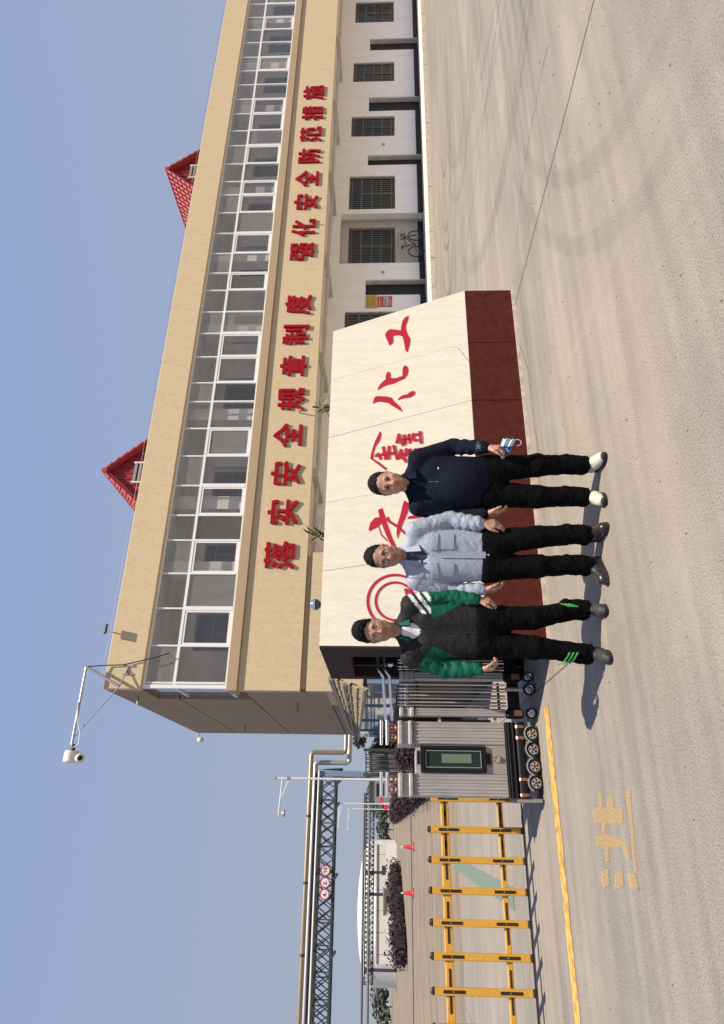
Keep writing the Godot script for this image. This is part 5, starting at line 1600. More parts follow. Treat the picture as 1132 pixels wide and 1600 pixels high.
# head in its own axes, origin between the eyes, scaled by k
func head_shape(k: float, wide: float, tone: Color, lips: Color) -> Shape:
	var s := Shape.new()
	var f := Field.new(Vector3(-0.11, -0.24, -0.14), Vector3(0.11, 0.16, 0.15), 0.0045)
	f.ell(Vector3(0, 0.035, -0.012), Vector3(0.077 * wide, 0.097, 0.096))
	f.ell(Vector3(0, -0.035, 0.018), Vector3(0.071 * wide, 0.085, 0.072), 0.03)
	f.ell(Vector3(0, -0.066, 0.020), Vector3(0.064 * wide, 0.050, 0.064), 0.03)
	f.cap(Vector3(-0.020, -0.103, 0.064), Vector3(0.020, -0.103, 0.064), 0.017, 0.017, 0.02)
	f.cap(Vector3(-0.036, 0.020, 0.072), Vector3(0.036, 0.020, 0.072), 0.013, 0.013, 0.016)
	for x in [-1.0, 1.0]:
		f.ell(Vector3(x * 0.043 * wide, -0.032, 0.056), Vector3(0.026, 0.022, 0.024), 0.02)
		f.cap(Vector3(x * 0.031, -0.001, 0.100), Vector3(x * 0.034, -0.001, 0.098), 0.018, 0.018, 0.012, Vector3.ONE, true)
		f.cap(Vector3(x * 0.080 * wide, 0.010, -0.008), Vector3(x * 0.076 * wide, -0.032, 0.0), 0.015, 0.010, 0.008, Vector3(1.8, 1, 1))
		f.cap(Vector3(x * 0.013, -0.040, 0.094), Vector3(x * 0.012, -0.042, 0.090), 0.010, 0.010, 0.008)
	f.cap(Vector3(0, 0.010, 0.082), Vector3(0, -0.034, 0.106), 0.0095, 0.0135, 0.012)
	f.cap(Vector3(-0.019, -0.0655, 0.082), Vector3(0.019, -0.0655, 0.082), 0.0075, 0.0075, 0.006)
	f.cap(Vector3(-0.015, -0.0765, 0.081), Vector3(0.015, -0.0765, 0.081), 0.0085, 0.0085, 0.006)
	f.cap(Vector3(-0.022, -0.0708, 0.096), Vector3(0.022, -0.0708, 0.096), 0.004, 0.004, 0.004, Vector3.ONE, true)
	f.cap(Vector3(0, -0.08, -0.025), Vector3(0, -0.22, -0.035), 0.054 * wide, 0.060 * wide, 0.02)
	f.into(s, func(p: Vector3) -> Color:
		if absf(p.y + 0.071) < 0.013 and absf(p.x) < 0.026 and p.z > 0.076:
			return lips
		if p.y < -0.045 and p.z > 0.02 and absf(p.x) < 0.05 and (p.y < -0.085 or absf(p.y + 0.055) < 0.006):
			return tone * Color(0.82, 0.80, 0.80)  # beard area darkened, with shade of the lower face in the tone
		var mottle: float = 1.0 + 0.07 * sin(p.x * 190.0 + 3.0 * sin(p.y * 120.0)) * sin(p.y * 160.0 + p.z * 90.0)
		if p.z > 0.092 and absf(p.x) < 0.02 and p.y < -0.01 and p.y > -0.055:
			return tone * Color(1.08, 0.90, 0.86) * mottle
		if p.z > 0.06 and absf(p.x) > 0.02 and absf(p.x) < 0.06 and p.y < -0.01 and p.y > -0.05:
			return tone * Color(1.06, 0.95, 0.92) * mottle
		if p.z > 0.05 and absf(p.y) < 0.014 and absf(p.x) > 0.012 and absf(p.x) < 0.055:  # eye sockets: shade under the brow painted into the skin
			return tone * Color(0.80, 0.76, 0.76)
		return tone * mottle)
	for i in s.v.size():
		s.v[i] *= k
	return s


func turn_shape(s: Shape, t: Transform3D) -> Shape:
	for i in s.v.size():
		s.v[i] = t * s.v[i]
		s.n[i] = (t.basis * s.n[i]).normalized()
	return s


func shoe(parent: Node3D, ankle: Vector3, toe: Vector3, upper: Material, sole: Material, tip: Material, bulk: float) -> void:
	var d := Vector3(toe.x - ankle.x, 0, toe.z - ankle.z)
	var length := 0.285
	d = d.normalized()
	var heel := Vector3(toe.x, 0, toe.z) - d * length
	var x := Vector3.UP.cross(d)
	var f := Field.new(heel - Vector3(0.1, 0.03, 0.1) - d * 0.02 - Vector3(0.1, 0, 0.1), heel + d * length + Vector3(0.2, 0.18, 0.2), 0.008)
	var r := 0.040 * bulk
	f.cap(heel + d * 0.045 + Vector3.UP * 0.045, heel + d * 0.13 + Vector3.UP * 0.05, r, r * 1.02, 0.02)
	f.cap(heel + d * 0.15 + Vector3.UP * 0.042 - x * 0.012, heel + d * 0.225 + Vector3.UP * 0.034 - x * 0.010, r * 0.92, r * 0.82, 0.02)
	f.cap(heel + d * 0.15 + Vector3.UP * 0.042 + x * 0.012, heel + d * 0.225 + Vector3.UP * 0.034 + x * 0.010, r * 0.92, r * 0.82, 0.02)
	f.cap(heel + d * 0.20 + Vector3.UP * 0.032, heel + d * 0.25 + Vector3.UP * 0.030, r * 0.85, r * 0.72, 0.02)
	f.cap(heel + d * 0.065 + Vector3.UP * 0.06, heel + d * 0.06 + Vector3.UP * 0.12, r * 0.98, r * 0.95, 0.02)
	f.cap(heel + d * 0.10 + Vector3.UP * 0.085, heel + d * 0.19 + Vector3.UP * 0.055, r * 0.72, r * 0.6, 0.02)
	f.keep(Vector3(0, 0.022, 0), Vector3.UP)
	var s := Shape.new()
	f.into(s)
	var u := part("shoe", s, upper, parent)
	var outline := PackedVector2Array()
	for q in [[0.0, 0.0], [0.012, 0.026], [0.05, 0.036], [0.11, 0.033], [0.17, 0.042], [0.22, 0.044], [0.26, 0.034], [0.287, 0.010], [0.287, -0.010], [0.26, -0.034], [0.22, -0.044], [0.17, -0.040], [0.11, -0.031], [0.05, -0.036], [0.012, -0.026]]:
		outline.append(Vector2(q[1] * bulk * 1.03, q[0]))
	part("sole", Shape.new().prism(outline, heel + Vector3(0, 0.001, 0), x, d, Vector3.UP, 0.026), sole, u)
	if tip != null:
		part("toe_cap", Shape.new().ball(heel + d * 0.272 + Vector3.UP * 0.030, Vector3(0.026, 0.018, 0.022), 8, 12), tip, u)
		for k in 4:
			var c := heel + d * (0.125 + 0.022 * k) + Vector3.UP * (0.104 - 0.011 * k)
			part("lace", Shape.new().bar(c - x * 0.028, c + x * 0.028, 0.008, 0.008), mat("shoe_lime") if upper == mat("shoe_white") else mat("black_rubber"), u)


func glasses(parent: Node3D, head: Transform3D, k: float, m: Material) -> void:
	var s := Shape.new()
	for x in [-1.0, 1.0]:
		var pts := []
		for j in 17:
			var a := TAU * j / 16
			pts.append(head * (Vector3(x * 0.034 + 0.026 * signf(cos(a)) * pow(absf(cos(a)), 0.7), -0.003 + 0.018 * signf(sin(a)) * pow(absf(sin(a)), 0.7), 0.099) * k))
		s.tube(pts, 0.0026, 6, false)
		s.tube([head * (Vector3(x * 0.061, 0.006, 0.098) * k), head * (Vector3(x * 0.080, 0.006, 0.07) * k), head * (Vector3(x * 0.083, 0.004, -0.01) * k)], 0.0025, 5)
	s.tube([head * (Vector3(-0.009, 0.002, 0.102) * k), head * (Vector3(0, 0.005, 0.105) * k), head * (Vector3(0.009, 0.002, 0.102) * k)], 0.0024, 5)
	var g := part("glasses", s, m, parent)
	for x in [-1.0, 1.0]:
		part("lens", turn_shape(Shape.new().box(Vector3(x * 0.034, -0.003, 0.099) * k, Vector3(0.050, 0.034, 0.002) * k), head), mat("lens"), g)


# o: joints and looks of one person
func person(o: Dictionary) -> Node3D:
	var t := thing("person", o.label, "person", o.at, deg_to_rad(CAMERA_YAW + o.get("turn", 0.0)))
	var noise := FastNoiseLite.new()
	noise.seed = o.seed
	noise.frequency = 1.0
	noise.fractal_octaves = 3
	var ridged := FastNoiseLite.new()
	ridged.seed = o.seed + 1
	ridged.frequency = 1.0
	ridged.fractal_type = FastNoiseLite.FRACTAL_RIDGED
	ridged.fractal_octaves = 2
	ridged.domain_warp_enabled = true
	ridged.domain_warp_amplitude = 0.5
	ridged.domain_warp_frequency = 0.6
	var tone: Color = o.tone
	var J: Dictionary = o.joints
	# the body: head, trunk, limbs and hands as one skin surface; clothes lie over it
	var skin := Shape.new()
	var head := Transform3D(Basis.from_euler(o.get("head_turn", Vector3.ZERO)), J.eye)
	var hs := turn_shape(head_shape(o.head, o.get("face_wide", 1.0), tone, tone * Color(0.80, 0.60, 0.58)), head)
	skin.v.append_array(hs.v)
	skin.n.append_array(hs.n)
	skin.c.append_array(hs.c)
	var f := Field.new(Vector3(-0.36, 0.06, -0.2), Vector3(0.36, 1.5, 0.2), 0.014)
	f.cap(Vector3(0, J.sl.y + 0.06, -0.03), Vector3(0, 0.95, -0.01), 0.06, 0.075, 0.05, Vector3(0.7, 1, 1.6))
	for s in ["l", "r"]:
		f.cap(J["s" + s], J["e" + s], 0.036, 0.032)
		f.cap(J["e" + s], J["w" + s], 0.030, 0.022)
		f.cap(J["h" + s], J["k" + s], 0.06, 0.04, 0.04)
		f.cap(J["k" + s], J["a" + s], 0.036, 0.026)
	f.into(skin, func(_p): return tone)
	for s in ["l", "r"]:
		var sd := -1.0 if s == "l" else 1.0
		var dn: Vector3 = J["hand_" + s]
		hand(skin, J["w" + s] + dn.normalized() * 0.02, dn, Vector3(-sd * 0.9, 0, -0.35 + o.get("palm_" + s, 0.0)), sd, o.get("curl_" + s, 0.7), tone)
	part("body", skin, mat("skin"), t)
	# eyes and brows
	for x in [-1.0, 1.0]:
		var e := part("eye", turn_shape(Shape.new().ball(Vector3(x * 0.0315, -0.001, 0.0765) * o.head, Vector3(0.0125, 0.0062, 0.0085) * o.head, 8, 12), head), mat("eye_white_shaded"), t)
		part("iris", turn_shape(Shape.new().ball(Vector3(x * 0.0315, -0.001, 0.0825) * o.head, Vector3(0.0062, 0.0058, 0.004) * o.head, 6, 10), head), mat("eye_dark"), e)
		part("eyelid", turn_shape(Shape.new().tube([Vector3(x * 0.018, 0.004, 0.083) * o.head, Vector3(x * 0.031, 0.0075, 0.086) * o.head, Vector3(x * 0.045, 0.003, 0.078) * o.head], 0.0022, 5), head), mat("hair"), e)
		part("eyebrow", turn_shape(Shape.new().tube([Vector3(x * 0.015, 0.021, 0.0875) * o.head, Vector3(x * 0.032, 0.026, 0.0845) * o.head, Vector3(x * 0.050, 0.019, 0.070) * o.head], [0.003, 0.0042, 0.002], 6), head), mat("hair"), t)
	# hair
	var hf := Field.new(Vector3(-0.115, -0.12, -0.14), Vector3(0.115, 0.175, 0.13), 0.0055)
	var w: float = o.get("face_wide", 1.0)
	hf.ell(Vector3(0, 0.040, -0.014), Vector3(0.0805 * w, 0.097 + o.hair, 0.099))
	hf.ell(Vector3(0, 0.0, -0.045), Vector3(0.079 * w, 0.085, 0.072), 0.02)
	if o.get("fringe", 0.0) > 0.0:
		hf.ell(Vector3(0.01, 0.098, 0.03), Vector3(0.066, 0.042 + o.hair, 0.062), 0.03)
	hf.keep(Vector3(0, o.hairline, 0.07), Vector3(0, 1.0, -1.25).normalized(), noise, 0.016, 45.0)
	hf.cap(Vector3(-0.12, -0.03, 0.04), Vector3(0.12, -0.03, 0.04), 0.055, 0.055, 0.01, Vector3.ONE, true)
	var hsx := Shape.new()
	hf.into(hsx, null, noise, o.get("tousle", 0.003), Vector3(60, 45, 60))
	# short tufts break up the outline
	var rnd := RandomNumberGenerator.new()
	rnd.seed = o.seed * 17
	var verts := hsx.v.size()
	for i in o.get("tufts", 700):
		var q := rnd.randi() % verts
		var at: Vector3 = hsx.v[q]
		var out: Vector3 = hsx.n[q]
		var lie: Vector3 = (out * o.get("bristle", 0.18) + Vector3(rnd.randf_range(-0.6, 0.6), rnd.randf_range(-0.9, 0.2), rnd.randf_range(-0.3, 0.6))).normalized()
		var wide: Vector3 = lie.cross(out).normalized() * 0.0022
		var tip: Vector3 = at + lie * rnd.randf_range(0.007, 0.014)
		hsx.tri(at - wide, at + wide, tip, (out + wide * 100.0).normalized())
	for i in hsx.v.size():
		hsx.v[i] *= o.head
	part("hair", turn_shape(hsx, head), mat("hair"), t)
	if o.has("glasses"):
		glasses(t, head, o.head, mat(o.glasses))
	# the upper garment
	var hem: float = o.hem
	var half: float = o.half
	var sy: float = (J.sl.y + J.sr.y) * 0.5
	var thick := Vector3(1, 1, o.get("thin", 1.45))
	var jf := Field.new(Vector3(-0.42, J.wl.y - 0.06, -0.2), Vector3(0.42, sy + 0.16, 0.22), 0.0085)
	for s in [-1.0, 1.0]:
		jf.cap(Vector3(s * (half - 0.125), hem - 0.05, 0.0), Vector3(s * 0.085, sy - 0.13, 0.0), 0.125, 0.115, 0.06, thick)
		jf.cap(Vector3(s * 0.045, sy + 0.045, -0.02), Vector3(s * 0.165, sy - 0.01, -0.01), 0.058, 0.060, 0.05)
	if o.get("belly", 0.0) > 0.0:
		jf.ell(Vector3(0, hem + 0.20, 0.035), Vector3(half * 0.86, 0.20, 0.10 + o.belly), 0.06)
	jf.keep(Vector3(0, hem, 0), Vector3.UP)
	jf.cap(Vector3(0, sy + 0.10, -0.018), Vector3(0, sy + 0.055, -0.015), 0.062, 0.058, 0.02)
	for s in ["l", "r"]:
		var e: Vector3 = J["e" + s]
		var a: Vector3 = J["s" + s]
		var b: Vector3 = J["w" + s]
		var fat: float = o.get("sleeve", 1.0)
		jf.cap(a, e, 0.068 * fat, 0.058 * fat, 0.03)
		jf.cap(e, b, 0.056 * fat, 0.043 * fat, 0.012)
		# rucked folds round the forearm
		for i in 4:
			var c := e.lerp(b, 0.05 + 0.27 * i)
			jf.cap(c + Vector3(-0.018, 0.010, 0.004), c + Vector3(0.018, -0.014, 0.008), 0.046 * fat - 0.003 * i, 0.044 * fat - 0.003 * i, 0.010)
	# neck opening
	jf.cap(Vector3(0, sy + 0.05, 0.09), Vector3(0, sy + 0.20, -0.01), 0.015, 0.064, 0.01, Vector3.ONE, true)
	if o.get("open", 0.0) > 0.0:
		jf.cap(Vector3(0, sy - o.open, 0.125), Vector3(0, sy + 0.10, 0.06), 0.010, 0.050, 0.010, Vector3.ONE, true)
	var js := Shape.new()
	jf.into(js, o.get("paint", null), ridged, o.get("crease", 0.008), o.get("crease_scale", Vector3(7, 7, 7)), half + 0.01)
	o["field"] = jf
	var jacket := part(o.garment, js, mat(o.cloth), t)
	# collar
	var col := Shape.new()
	var cy := sy + 0.075
	for s in [-1.0, 1.0]:
		var ring := []
		for i in 7:
			var a: float = lerpf(-PI * 0.5, PI * 0.5 - o.get("collar_gap", 0.25), i / 6.0)
			ring.append([Vector3(s * cos(a) * 0.072, cy + 0.022 - 0.022 * i / 6.0, -0.02 + sin(a) * 0.070), Vector3(s * cos(a) * (0.092 + 0.008 * (i / 6.0)), cy - 0.030 - 0.045 * i / 6.0 * o.get("collar", 1.0), -0.02 + sin(a) * 0.092 + 0.012)])
		for i in 6:
			var nn: Vector3 = (ring[i][1] - Vector3(0, ring[i][1].y - 0.05, -0.02)).normalized()
			var th := nn * 0.006
			col.quad(ring[i][0] + th, ring[i + 1][0] + th, ring[i + 1][1] + th, ring[i][1] + th, nn)
			col.quad(ring[i][0] - th, ring[i + 1][0] - th, ring[i + 1][1] - th, ring[i][1] - th, -nn)
			col.quad(ring[i][1] - th, ring[i + 1][1] - th, ring[i + 1][1] + th, ring[i][1] + th)
			col.quad(ring[i][0] - th, ring[i + 1][0] - th, ring[i + 1][0] + th, ring[i][0] + th)
		col.quad(ring[6][0] - Vector3(0, 0, 0.006), ring[6][1] - Vector3(0, 0, 0.006), ring[6][1] + Vector3(0, 0, 0.006), ring[6][0] + Vector3(0, 0, 0.006))
	part("collar", col, mat(o.get("collar_cloth", o.cloth)), jacket)
	# shirt seen at the neck
	if o.has("shirt"):
		var sf := Field.new(Vector3(-0.13, sy - 0.22, -0.12), Vector3(0.13, sy + 0.13, 0.14), 0.008)
		sf.cap(Vector3(0, sy - 0.16, 0.0), Vector3(0, sy + 0.01, -0.005), 0.09, 0.075, 0.03, Vector3(1, 1, 1.35))
		sf.cap(Vector3(0, sy + 0.03, -0.01), Vector3(0, sy + 0.085, -0.018), 0.066, 0.062, 0.02)
		sf.keep(Vector3(0, sy + 0.085, 0.0), Vector3(0, -1, -0.55).normalized())
		var ss := Shape.new()
		sf.into(ss)
		part("shirt", ss, mat(o.shirt), t)
	# trousers
	var tf := Field.new(Vector3(-0.32, 0.05, -0.17), Vector3(0.32, hem + 0.10, 0.2), 0.009)
	tf.cap(Vector3(-0.07, hem + 0.03, 0), Vector3(0.07, hem + 0.03, 0), 0.125, 0.125, 0.05, Vector3(1, 1, 1.4))
	tf.cap(Vector3(-0.06, o.crotch + 0.10, 0), Vector3(0.06, o.crotch + 0.10, 0), 0.115, 0.115, 0.04, Vector3(1, 1, 1.3))
	for s in ["l", "r"]:
		var hj: Vector3 = J["h" + s]
		var kj: Vector3 = J["k" + s]
		var aj: Vector3 = J["a" + s]
		tf.cap(hj, kj, 0.100, 0.078, 0.03)
		tf.cap(kj, aj + Vector3(0, 0.06, 0.0), 0.076, 0.066, 0.03)
		tf.cap(aj + Vector3(0, 0.06, 0.0), aj + Vector3(0, -0.02, 0.004), 0.064, 0.062, 0.02)
		for i in 3:
			var c := aj + Vector3(0.01 * (i - 1), 0.03 + 0.055 * i, 0.012)
			tf.cap(c - Vector3(0.02, 0, 0), c + Vector3(0.02, 0.012, 0), 0.048, 0.048, 0.012)
	tf.keep(Vector3(0, 0.085, 0), Vector3.UP)
	tf.keep(Vector3(0, hem + 0.07, 0), Vector3.DOWN)
	var ts := Shape.new()
	tf.into(ts, null, ridged, 0.007, Vector3(7, 7, 7))
	var tr := part("trousers", ts, mat("black_trouser"), t)
	for s in ["l", "r"]:
		shoe(t, J["a" + s], J["t" + s], mat(o.shoe), mat("sole_dark"), mat(o.tip) if o.has("tip") else null, o.get("bulk", 1.0))
	return t


# a strip of cloth lying on the front of a garment, following points just proud of it
func strip(points: Array, wide: Vector3, thick := 0.004) -> Shape:
	var s := Shape.new()
	for i in points.size() - 1:
		var a: Vector3 = points[i]
		var b: Vector3 = points[i + 1]
		var n := (b - a).cross(wide).normalized()
		n = n if n.z > 0 else -n
		s.quad(a - wide + n * thick, b - wide + n * thick, b + wide + n * thick, a + wide + n * thick, n)
		s.quad(a - wide, b - wide, b - wide + n * thick, a - wide + n * thick)
		s.quad(a + wide, b + wide, b + wide + n * thick, a + wide + n * thick)
	return s


# a patch of cloth that follows the front of a garment, lift metres proud of it
func patch(f: Field, x0: float, x1: float, y0: float, y1: float, nx: int, ny: int, lift: float, slant := 0.0) -> Shape:
	var at := func(u: float, w: float) -> Vector3:
		var x := lerpf(x0, x1, u)
		var y := lerpf(y0, y1, w) + slant * (u - 0.5)
		var xi := clampi(int(round((x - f.lo.x) / f.h)), 0, f.nx - 1)
		var yi := clampi(int(round((y - f.lo.y) / f.h)), 0, f.ny - 1)
		var z := f.nz - 2
		while z > 1 and f.g[(z * f.ny + yi) * f.nx + xi] > 0.0:
			z -= 1
		var a: float = f.g[(z * f.ny + yi) * f.nx + xi]
		var b: float = f.g[((z + 1) * f.ny + yi) * f.nx + xi]
		return Vector3(x, y, f.lo.z + (z + clampf(a / minf(a - b, -0.0001), 0.0, 1.0)) * f.h)
	var s := Shape.new()
	var p := []
	for i in nx + 1:
		var row := []
		for k in ny + 1:
			row.append(at.call(float(i) / nx, float(k) / ny))
		p.append(row)
	var up := Vector3(0, 0, lift)
	for i in nx:
		for k in ny:
			var n: Vector3 = (p[i + 1][k] - p[i][k]).cross(p[i][k + 1] - p[i][k]).normalized()
			s.quad(p[i][k] + up, p[i + 1][k] + up, p[i + 1][k + 1] + up, p[i][k + 1] + up, n if n.z > 0 else -n)
	for i in nx:
		s.quad(p[i][0], p[i + 1][0], p[i + 1][0] + up, p[i][0] + up, Vector3.DOWN)
		s.quad(p[i][ny], p[i + 1][ny], p[i + 1][ny] + up, p[i][ny] + up, Vector3.UP)
	for k in ny:
		s.quad(p[0][k], p[0][k + 1], p[0][k + 1] + up, p[0][k] + up, Vector3.LEFT)
		s.quad(p[nx][k], p[nx][k + 1], p[nx][k + 1] + up, p[nx][k] + up, Vector3.RIGHT)
	return s


func make_people() -> void:
	# left: black and green jacket
	var green := Color(0.006, 0.100, 0.066)
	var black := Color(0.022, 0.020, 0.023)
	var look := {
		"label": "person in black and green sports jacket and striped tracksuit trousers, leftmost of the three",
		"at": Vector3(1.27, 0, -4.72), "seed": 3, "tone": Color(0.40, 0.225, 0.152), "head": 1.05, "hair": 0.018, "hairline": 0.070, "fringe": 1.0, "tousle": 0.008, "bristle": 0.4, "glasses": "frame_brown", "head_turn": Vector3(0.13, 0.12, 0.03),
		"joints": {"eye": Vector3(0.0, 1.645, 0.035), "sl": Vector3(-0.195, 1.385, 0), "sr": Vector3(0.185, 1.385, 0), "el": Vector3(-0.285, 1.14, -0.01), "er": Vector3(0.245, 1.14, -0.02), "wl": Vector3(-0.268, 0.90, 0.06), "wr": Vector3(0.225, 0.92, 0.03),
			"hl": Vector3(-0.09, 0.86, 0), "hr": Vector3(0.085, 0.86, 0), "kl": Vector3(-0.115, 0.50, 0.03), "kr": Vector3(0.095, 0.50, 0.0), "al": Vector3(-0.155, 0.10, 0.02), "ar": Vector3(0.15, 0.10, -0.06), "tl": Vector3(-0.150, 0, 0.22), "tr": Vector3(0.168, 0, 0.13), "hand_l": Vector3(0.1, -1, 0.25), "hand_r": Vector3(0.0, -1, 0.15)},
		"curl_l": 1.15, "curl_r": 0.8, "hem": 0.845, "half": 0.195, "crotch": 0.74, "garment": "jacket", "cloth": "black_nylon", "crease": 0.010, "crease_scale": Vector3(7, 6, 7), "sleeve": 1.02, "collar": 1.0, "collar_gap": 0.5, "collar_cloth": "green_nylon", "open": 0.015, "shirt": "white_cotton", "shoe": "shoe_grey", "tip": "shoe_grey",
		"paint": func(q: Vector3) -> Color:
			var x := absf(q.x)
			var wedge := x > 0.10 and q.y < 1.225 + (x - 0.10) * 0.65 and q.y > 1.225 - (x - 0.10) * 2.1
			var sleeve := x > 0.205 - maxf(0.0, 1.05 - q.y) * 0.05 and q.y < 1.225 + (x - 0.10) * 0.65
			if q.x > 0.12 and q.y > 1.24 and q.y < 1.43:
				var inside := q.y - q.x * 0.8
				if fposmod((inside - 1.045) / 0.060, 1.0) < 0.55 and inside > 1.045 and inside < 1.225 and q.x > 0.13:
					return Color(0.72, 0.72, 0.73)
			return green if wedge or sleeve else black}
	var p := person(look)
	# green three-bar stripes on the shins
	for q in [[-0.150, 0.325, 1.0], [0.128, 0.315, -1.0]]:
		for k in 3:
			var pts := []
			for i in 6:
				var a: float = (1.25 - i * (0.30 if q[2] > 0.0 else 0.09)) * q[2]
				pts.append(Vector3(q[0] - sin(a) * 0.080 * (1.0 if q[2] > 0 else 1.0), q[1] - k * 0.028 - i * 0.012, 0.026 + cos(a) * 0.080))
			part("stripe", strip(pts, Vector3(0, 0.0055, 0)), mat("stripe_green"), p)
	part("zip", patch(look.field, -0.004, 0.004, 0.86, 1.32, 1, 14, 0.006), mat("black_plastic"), p)
	# middle: grey-blue jacket
	look = {
		"label": "person in an open-necked grey-blue jacket and dark-rimmed glasses, middle of the three",
		"at": Vector3(1.77, 0, -4.51), "seed": 5, "tone": Color(0.39, 0.22, 0.15), "head": 1.01, "hair": 0.006, "hairline": 0.088, "glasses": "frame_black", "head_turn": Vector3(0.15, -0.05, 0.03), "face_wide": 1.02,
		"joints": {"eye": Vector3(-0.003, 1.580, 0.035), "sl": Vector3(-0.185, 1.345, 0), "sr": Vector3(0.185, 1.35, 0), "el": Vector3(-0.262, 1.10, -0.02), "er": Vector3(0.262, 1.10, -0.02), "wl": Vector3(-0.245, 0.875, 0.03), "wr": Vector3(0.232, 0.88, 0.05),
			"hl": Vector3(-0.088, 0.83, 0), "hr": Vector3(0.09, 0.83, 0), "kl": Vector3(-0.075, 0.47, 0.02), "kr": Vector3(0.138, 0.47, 0.02), "al": Vector3(-0.066, 0.10, 0.0), "ar": Vector3(0.155, 0.10, 0.0), "tl": Vector3(-0.185, 0, 0.165), "tr": Vector3(0.225, 0, 0.165), "hand_l": Vector3(0.0, -1, 0.1), "hand_r": Vector3(0.02, -1, 0.2)},
		"curl_l": 0.6, "curl_r": 0.45, "palm_r": -0.5, "hem": 0.80, "half": 0.178, "crotch": 0.70, "garment": "jacket", "cloth": "grey_blue_shell", "crease": 0.0075, "crease_scale": Vector3(7, 7, 7), "sleeve": 1.0, "collar": 1.9, "collar_gap": 0.35, "open": 0.17, "shirt": "navy_stripe", "shoe": "shoe_leather"}
	p = person(look)
	for s in [-1.0, 1.0]:
		part("pocket", patch(look.field, s * 0.105 - 0.056, s * 0.105 + 0.056, 1.075, 1.205, 6, 6, 0.009), mat("grey_blue_shell"), p)
		part("pocket_flap", patch(look.field, s * 0.105 - 0.060, s * 0.105 + 0.060, 1.190, 1.236, 6, 3, 0.015, s * -0.012), mat("grey_blue_shell"), p)
	part("placket", patch(look.field, -0.012, 0.034, 0.805, 1.165, 3, 18, 0.010), mat("grey_blue_shell"), p)
	part("hem_band", patch(look.field, -0.150, -0.014, 0.803, 0.835, 10, 2, 0.008), mat("grey_blue_shell"), p)
	part("hem_band", patch(look.field, 0.036, 0.150, 0.803, 0.835, 10, 2, 0.008), mat("grey_blue_shell"), p)
	part("button", Shape.new().ball(Vector3(0.012, 0.83, 0.108), Vector3(0.007, 0.007, 0.003), 6, 10), mat("galvanised"), p)
	# right: navy jumper
	look = {
		"label": "person in a navy jumper and cream trainers holding a face mask, rightmost of the three",
		"at": Vector3(2.28, 0, -4.33), "seed": 8, "tone": Color(0.47, 0.265, 0.185), "head": 1.0, "hair": 0.004, "hairline": 0.085, "head_turn": Vector3(0.13, -0.03, -0.02), "face_wide": 1.06,
		"joints": {"eye": Vector3(-0.01, 1.556, 0.035), "sl": Vector3(-0.185, 1.325, 0), "sr": Vector3(0.175, 1.33, 0), "el": Vector3(-0.245, 1.07, -0.03), "er": Vector3(0.265, 1.07, -0.03), "wl": Vector3(-0.232, 0.845, 0.03), "wr": Vector3(0.245, 0.845, 0.08),
			"hl": Vector3(-0.09, 0.82, 0), "hr": Vector3(0.09, 0.82, 0), "kl": Vector3(-0.108, 0.46, 0.02), "kr": Vector3(0.122, 0.46, 0.02), "al": Vector3(-0.108, 0.10, 0.0), "ar": Vector3(0.125, 0.10, 0.0), "tl": Vector3(-0.145, 0, 0.185), "tr": Vector3(0.178, 0, 0.18), "hand_l": Vector3(0.03, -1, 0.1), "hand_r": Vector3(-0.02, -1, 0.35)},
		"curl_l": 0.5, "curl_r": 0.95, "hem": 0.80, "half": 0.178, "belly": 0.008, "crotch": 0.70, "garment": "jumper", "cloth": "navy_knit", "crease": 0.004, "crease_scale": Vector3(6, 5, 6), "sleeve": 0.98, "collar": 0.8, "collar_gap": 0.25, "shirt": "navy_knit", "shoe": "shoe_white", "tip": "sole_dark", "bulk": 1.05, "thin": 1.42}
	p = person(look)
	part("chest_mark", Shape.new().box(Vector3(0.095, 1.185, 0.118), Vector3(0.018, 0.008, 0.004), Basis(Vector3.UP, 0.35)), mat("white_cotton"), p)
	part("zip", patch(look.field, -0.004, 0.004, 1.18, 1.35, 1, 8, 0.005), mat("black_plastic"), p)
	part("cuff", Shape.new().tube([Vector3(0.247, 0.895, 0.058), Vector3(0.245, 0.865, 0.070)], 0.047, 14, false), mat("denim"), p)
	# what he holds
	var turn := deg_to_rad(CAMERA_YAW)
	var at: Vector3 = p.transform * Vector3(0.245, 0.745, 0.135)
	var card := thing("pass_card", "navy blue card held in the right-hand person's fist", "card", at, turn)
	part("card", Shape.new().box(Vector3(-0.025, -0.035, -0.005), Vector3(0.062, 0.092, 0.004), Basis(Vector3.BACK, 0.5) * Basis(Vector3.RIGHT, -0.2), 0.001), mat("card_navy"), card)
	part("print", Shape.new().box(Vector3(-0.018, -0.050, 0.0005), Vector3(0.04, 0.012, 0.002), Basis(Vector3.BACK, 0.5) * Basis(Vector3.RIGHT, -0.2)), mat("column_blue"), card)
	var mask := thing("face_mask", "pale blue face mask dangling by its ear loop from the right-hand person's fingers", "face mask", at, turn)
	var ms := Shape.new()
	for i in 4:
		ms.box(Vector3(0.030 + 0.004 * sin(i * 2.0), -0.020 - i * 0.021, 0.012 + 0.004 * (i % 2)), Vector3(0.055, 0.024, 0.004), Basis(Vector3.BACK, -0.35 - 0.05 * i) * Basis(Vector3.RIGHT, 0.35 if i % 2 else -0.35), 0.001)
	part("mask", ms, mat("mask_blue"), mask)
	var loop := []
	for j in 15:
		var a: float = -0.6 + TAU * 0.85 * j / 14
		loop.append(Vector3(0.030 + sin(a) * 0.022, -0.118 - cos(a) * -0.030, 0.012))
	part("ear_loop", Shape.new().tube(loop, 0.0022, 6), mat("white_cotton"), mask)


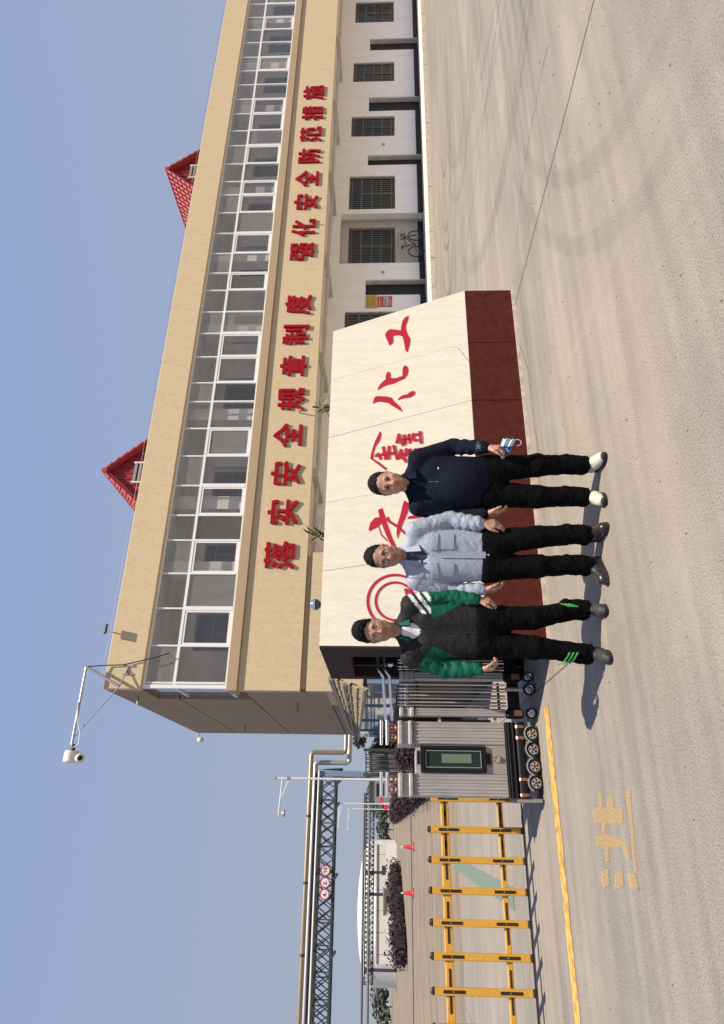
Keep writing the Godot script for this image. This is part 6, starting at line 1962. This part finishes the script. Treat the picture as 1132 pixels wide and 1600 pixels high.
func _ready() -> void:
	make_view()
	make_materials()
	make_ground()
	make_building()
	make_sign_wall()
	make_slogan()
	make_gate()
	make_barrier()
	make_gatehouse()
	make_far()
	make_fittings()
	make_people()
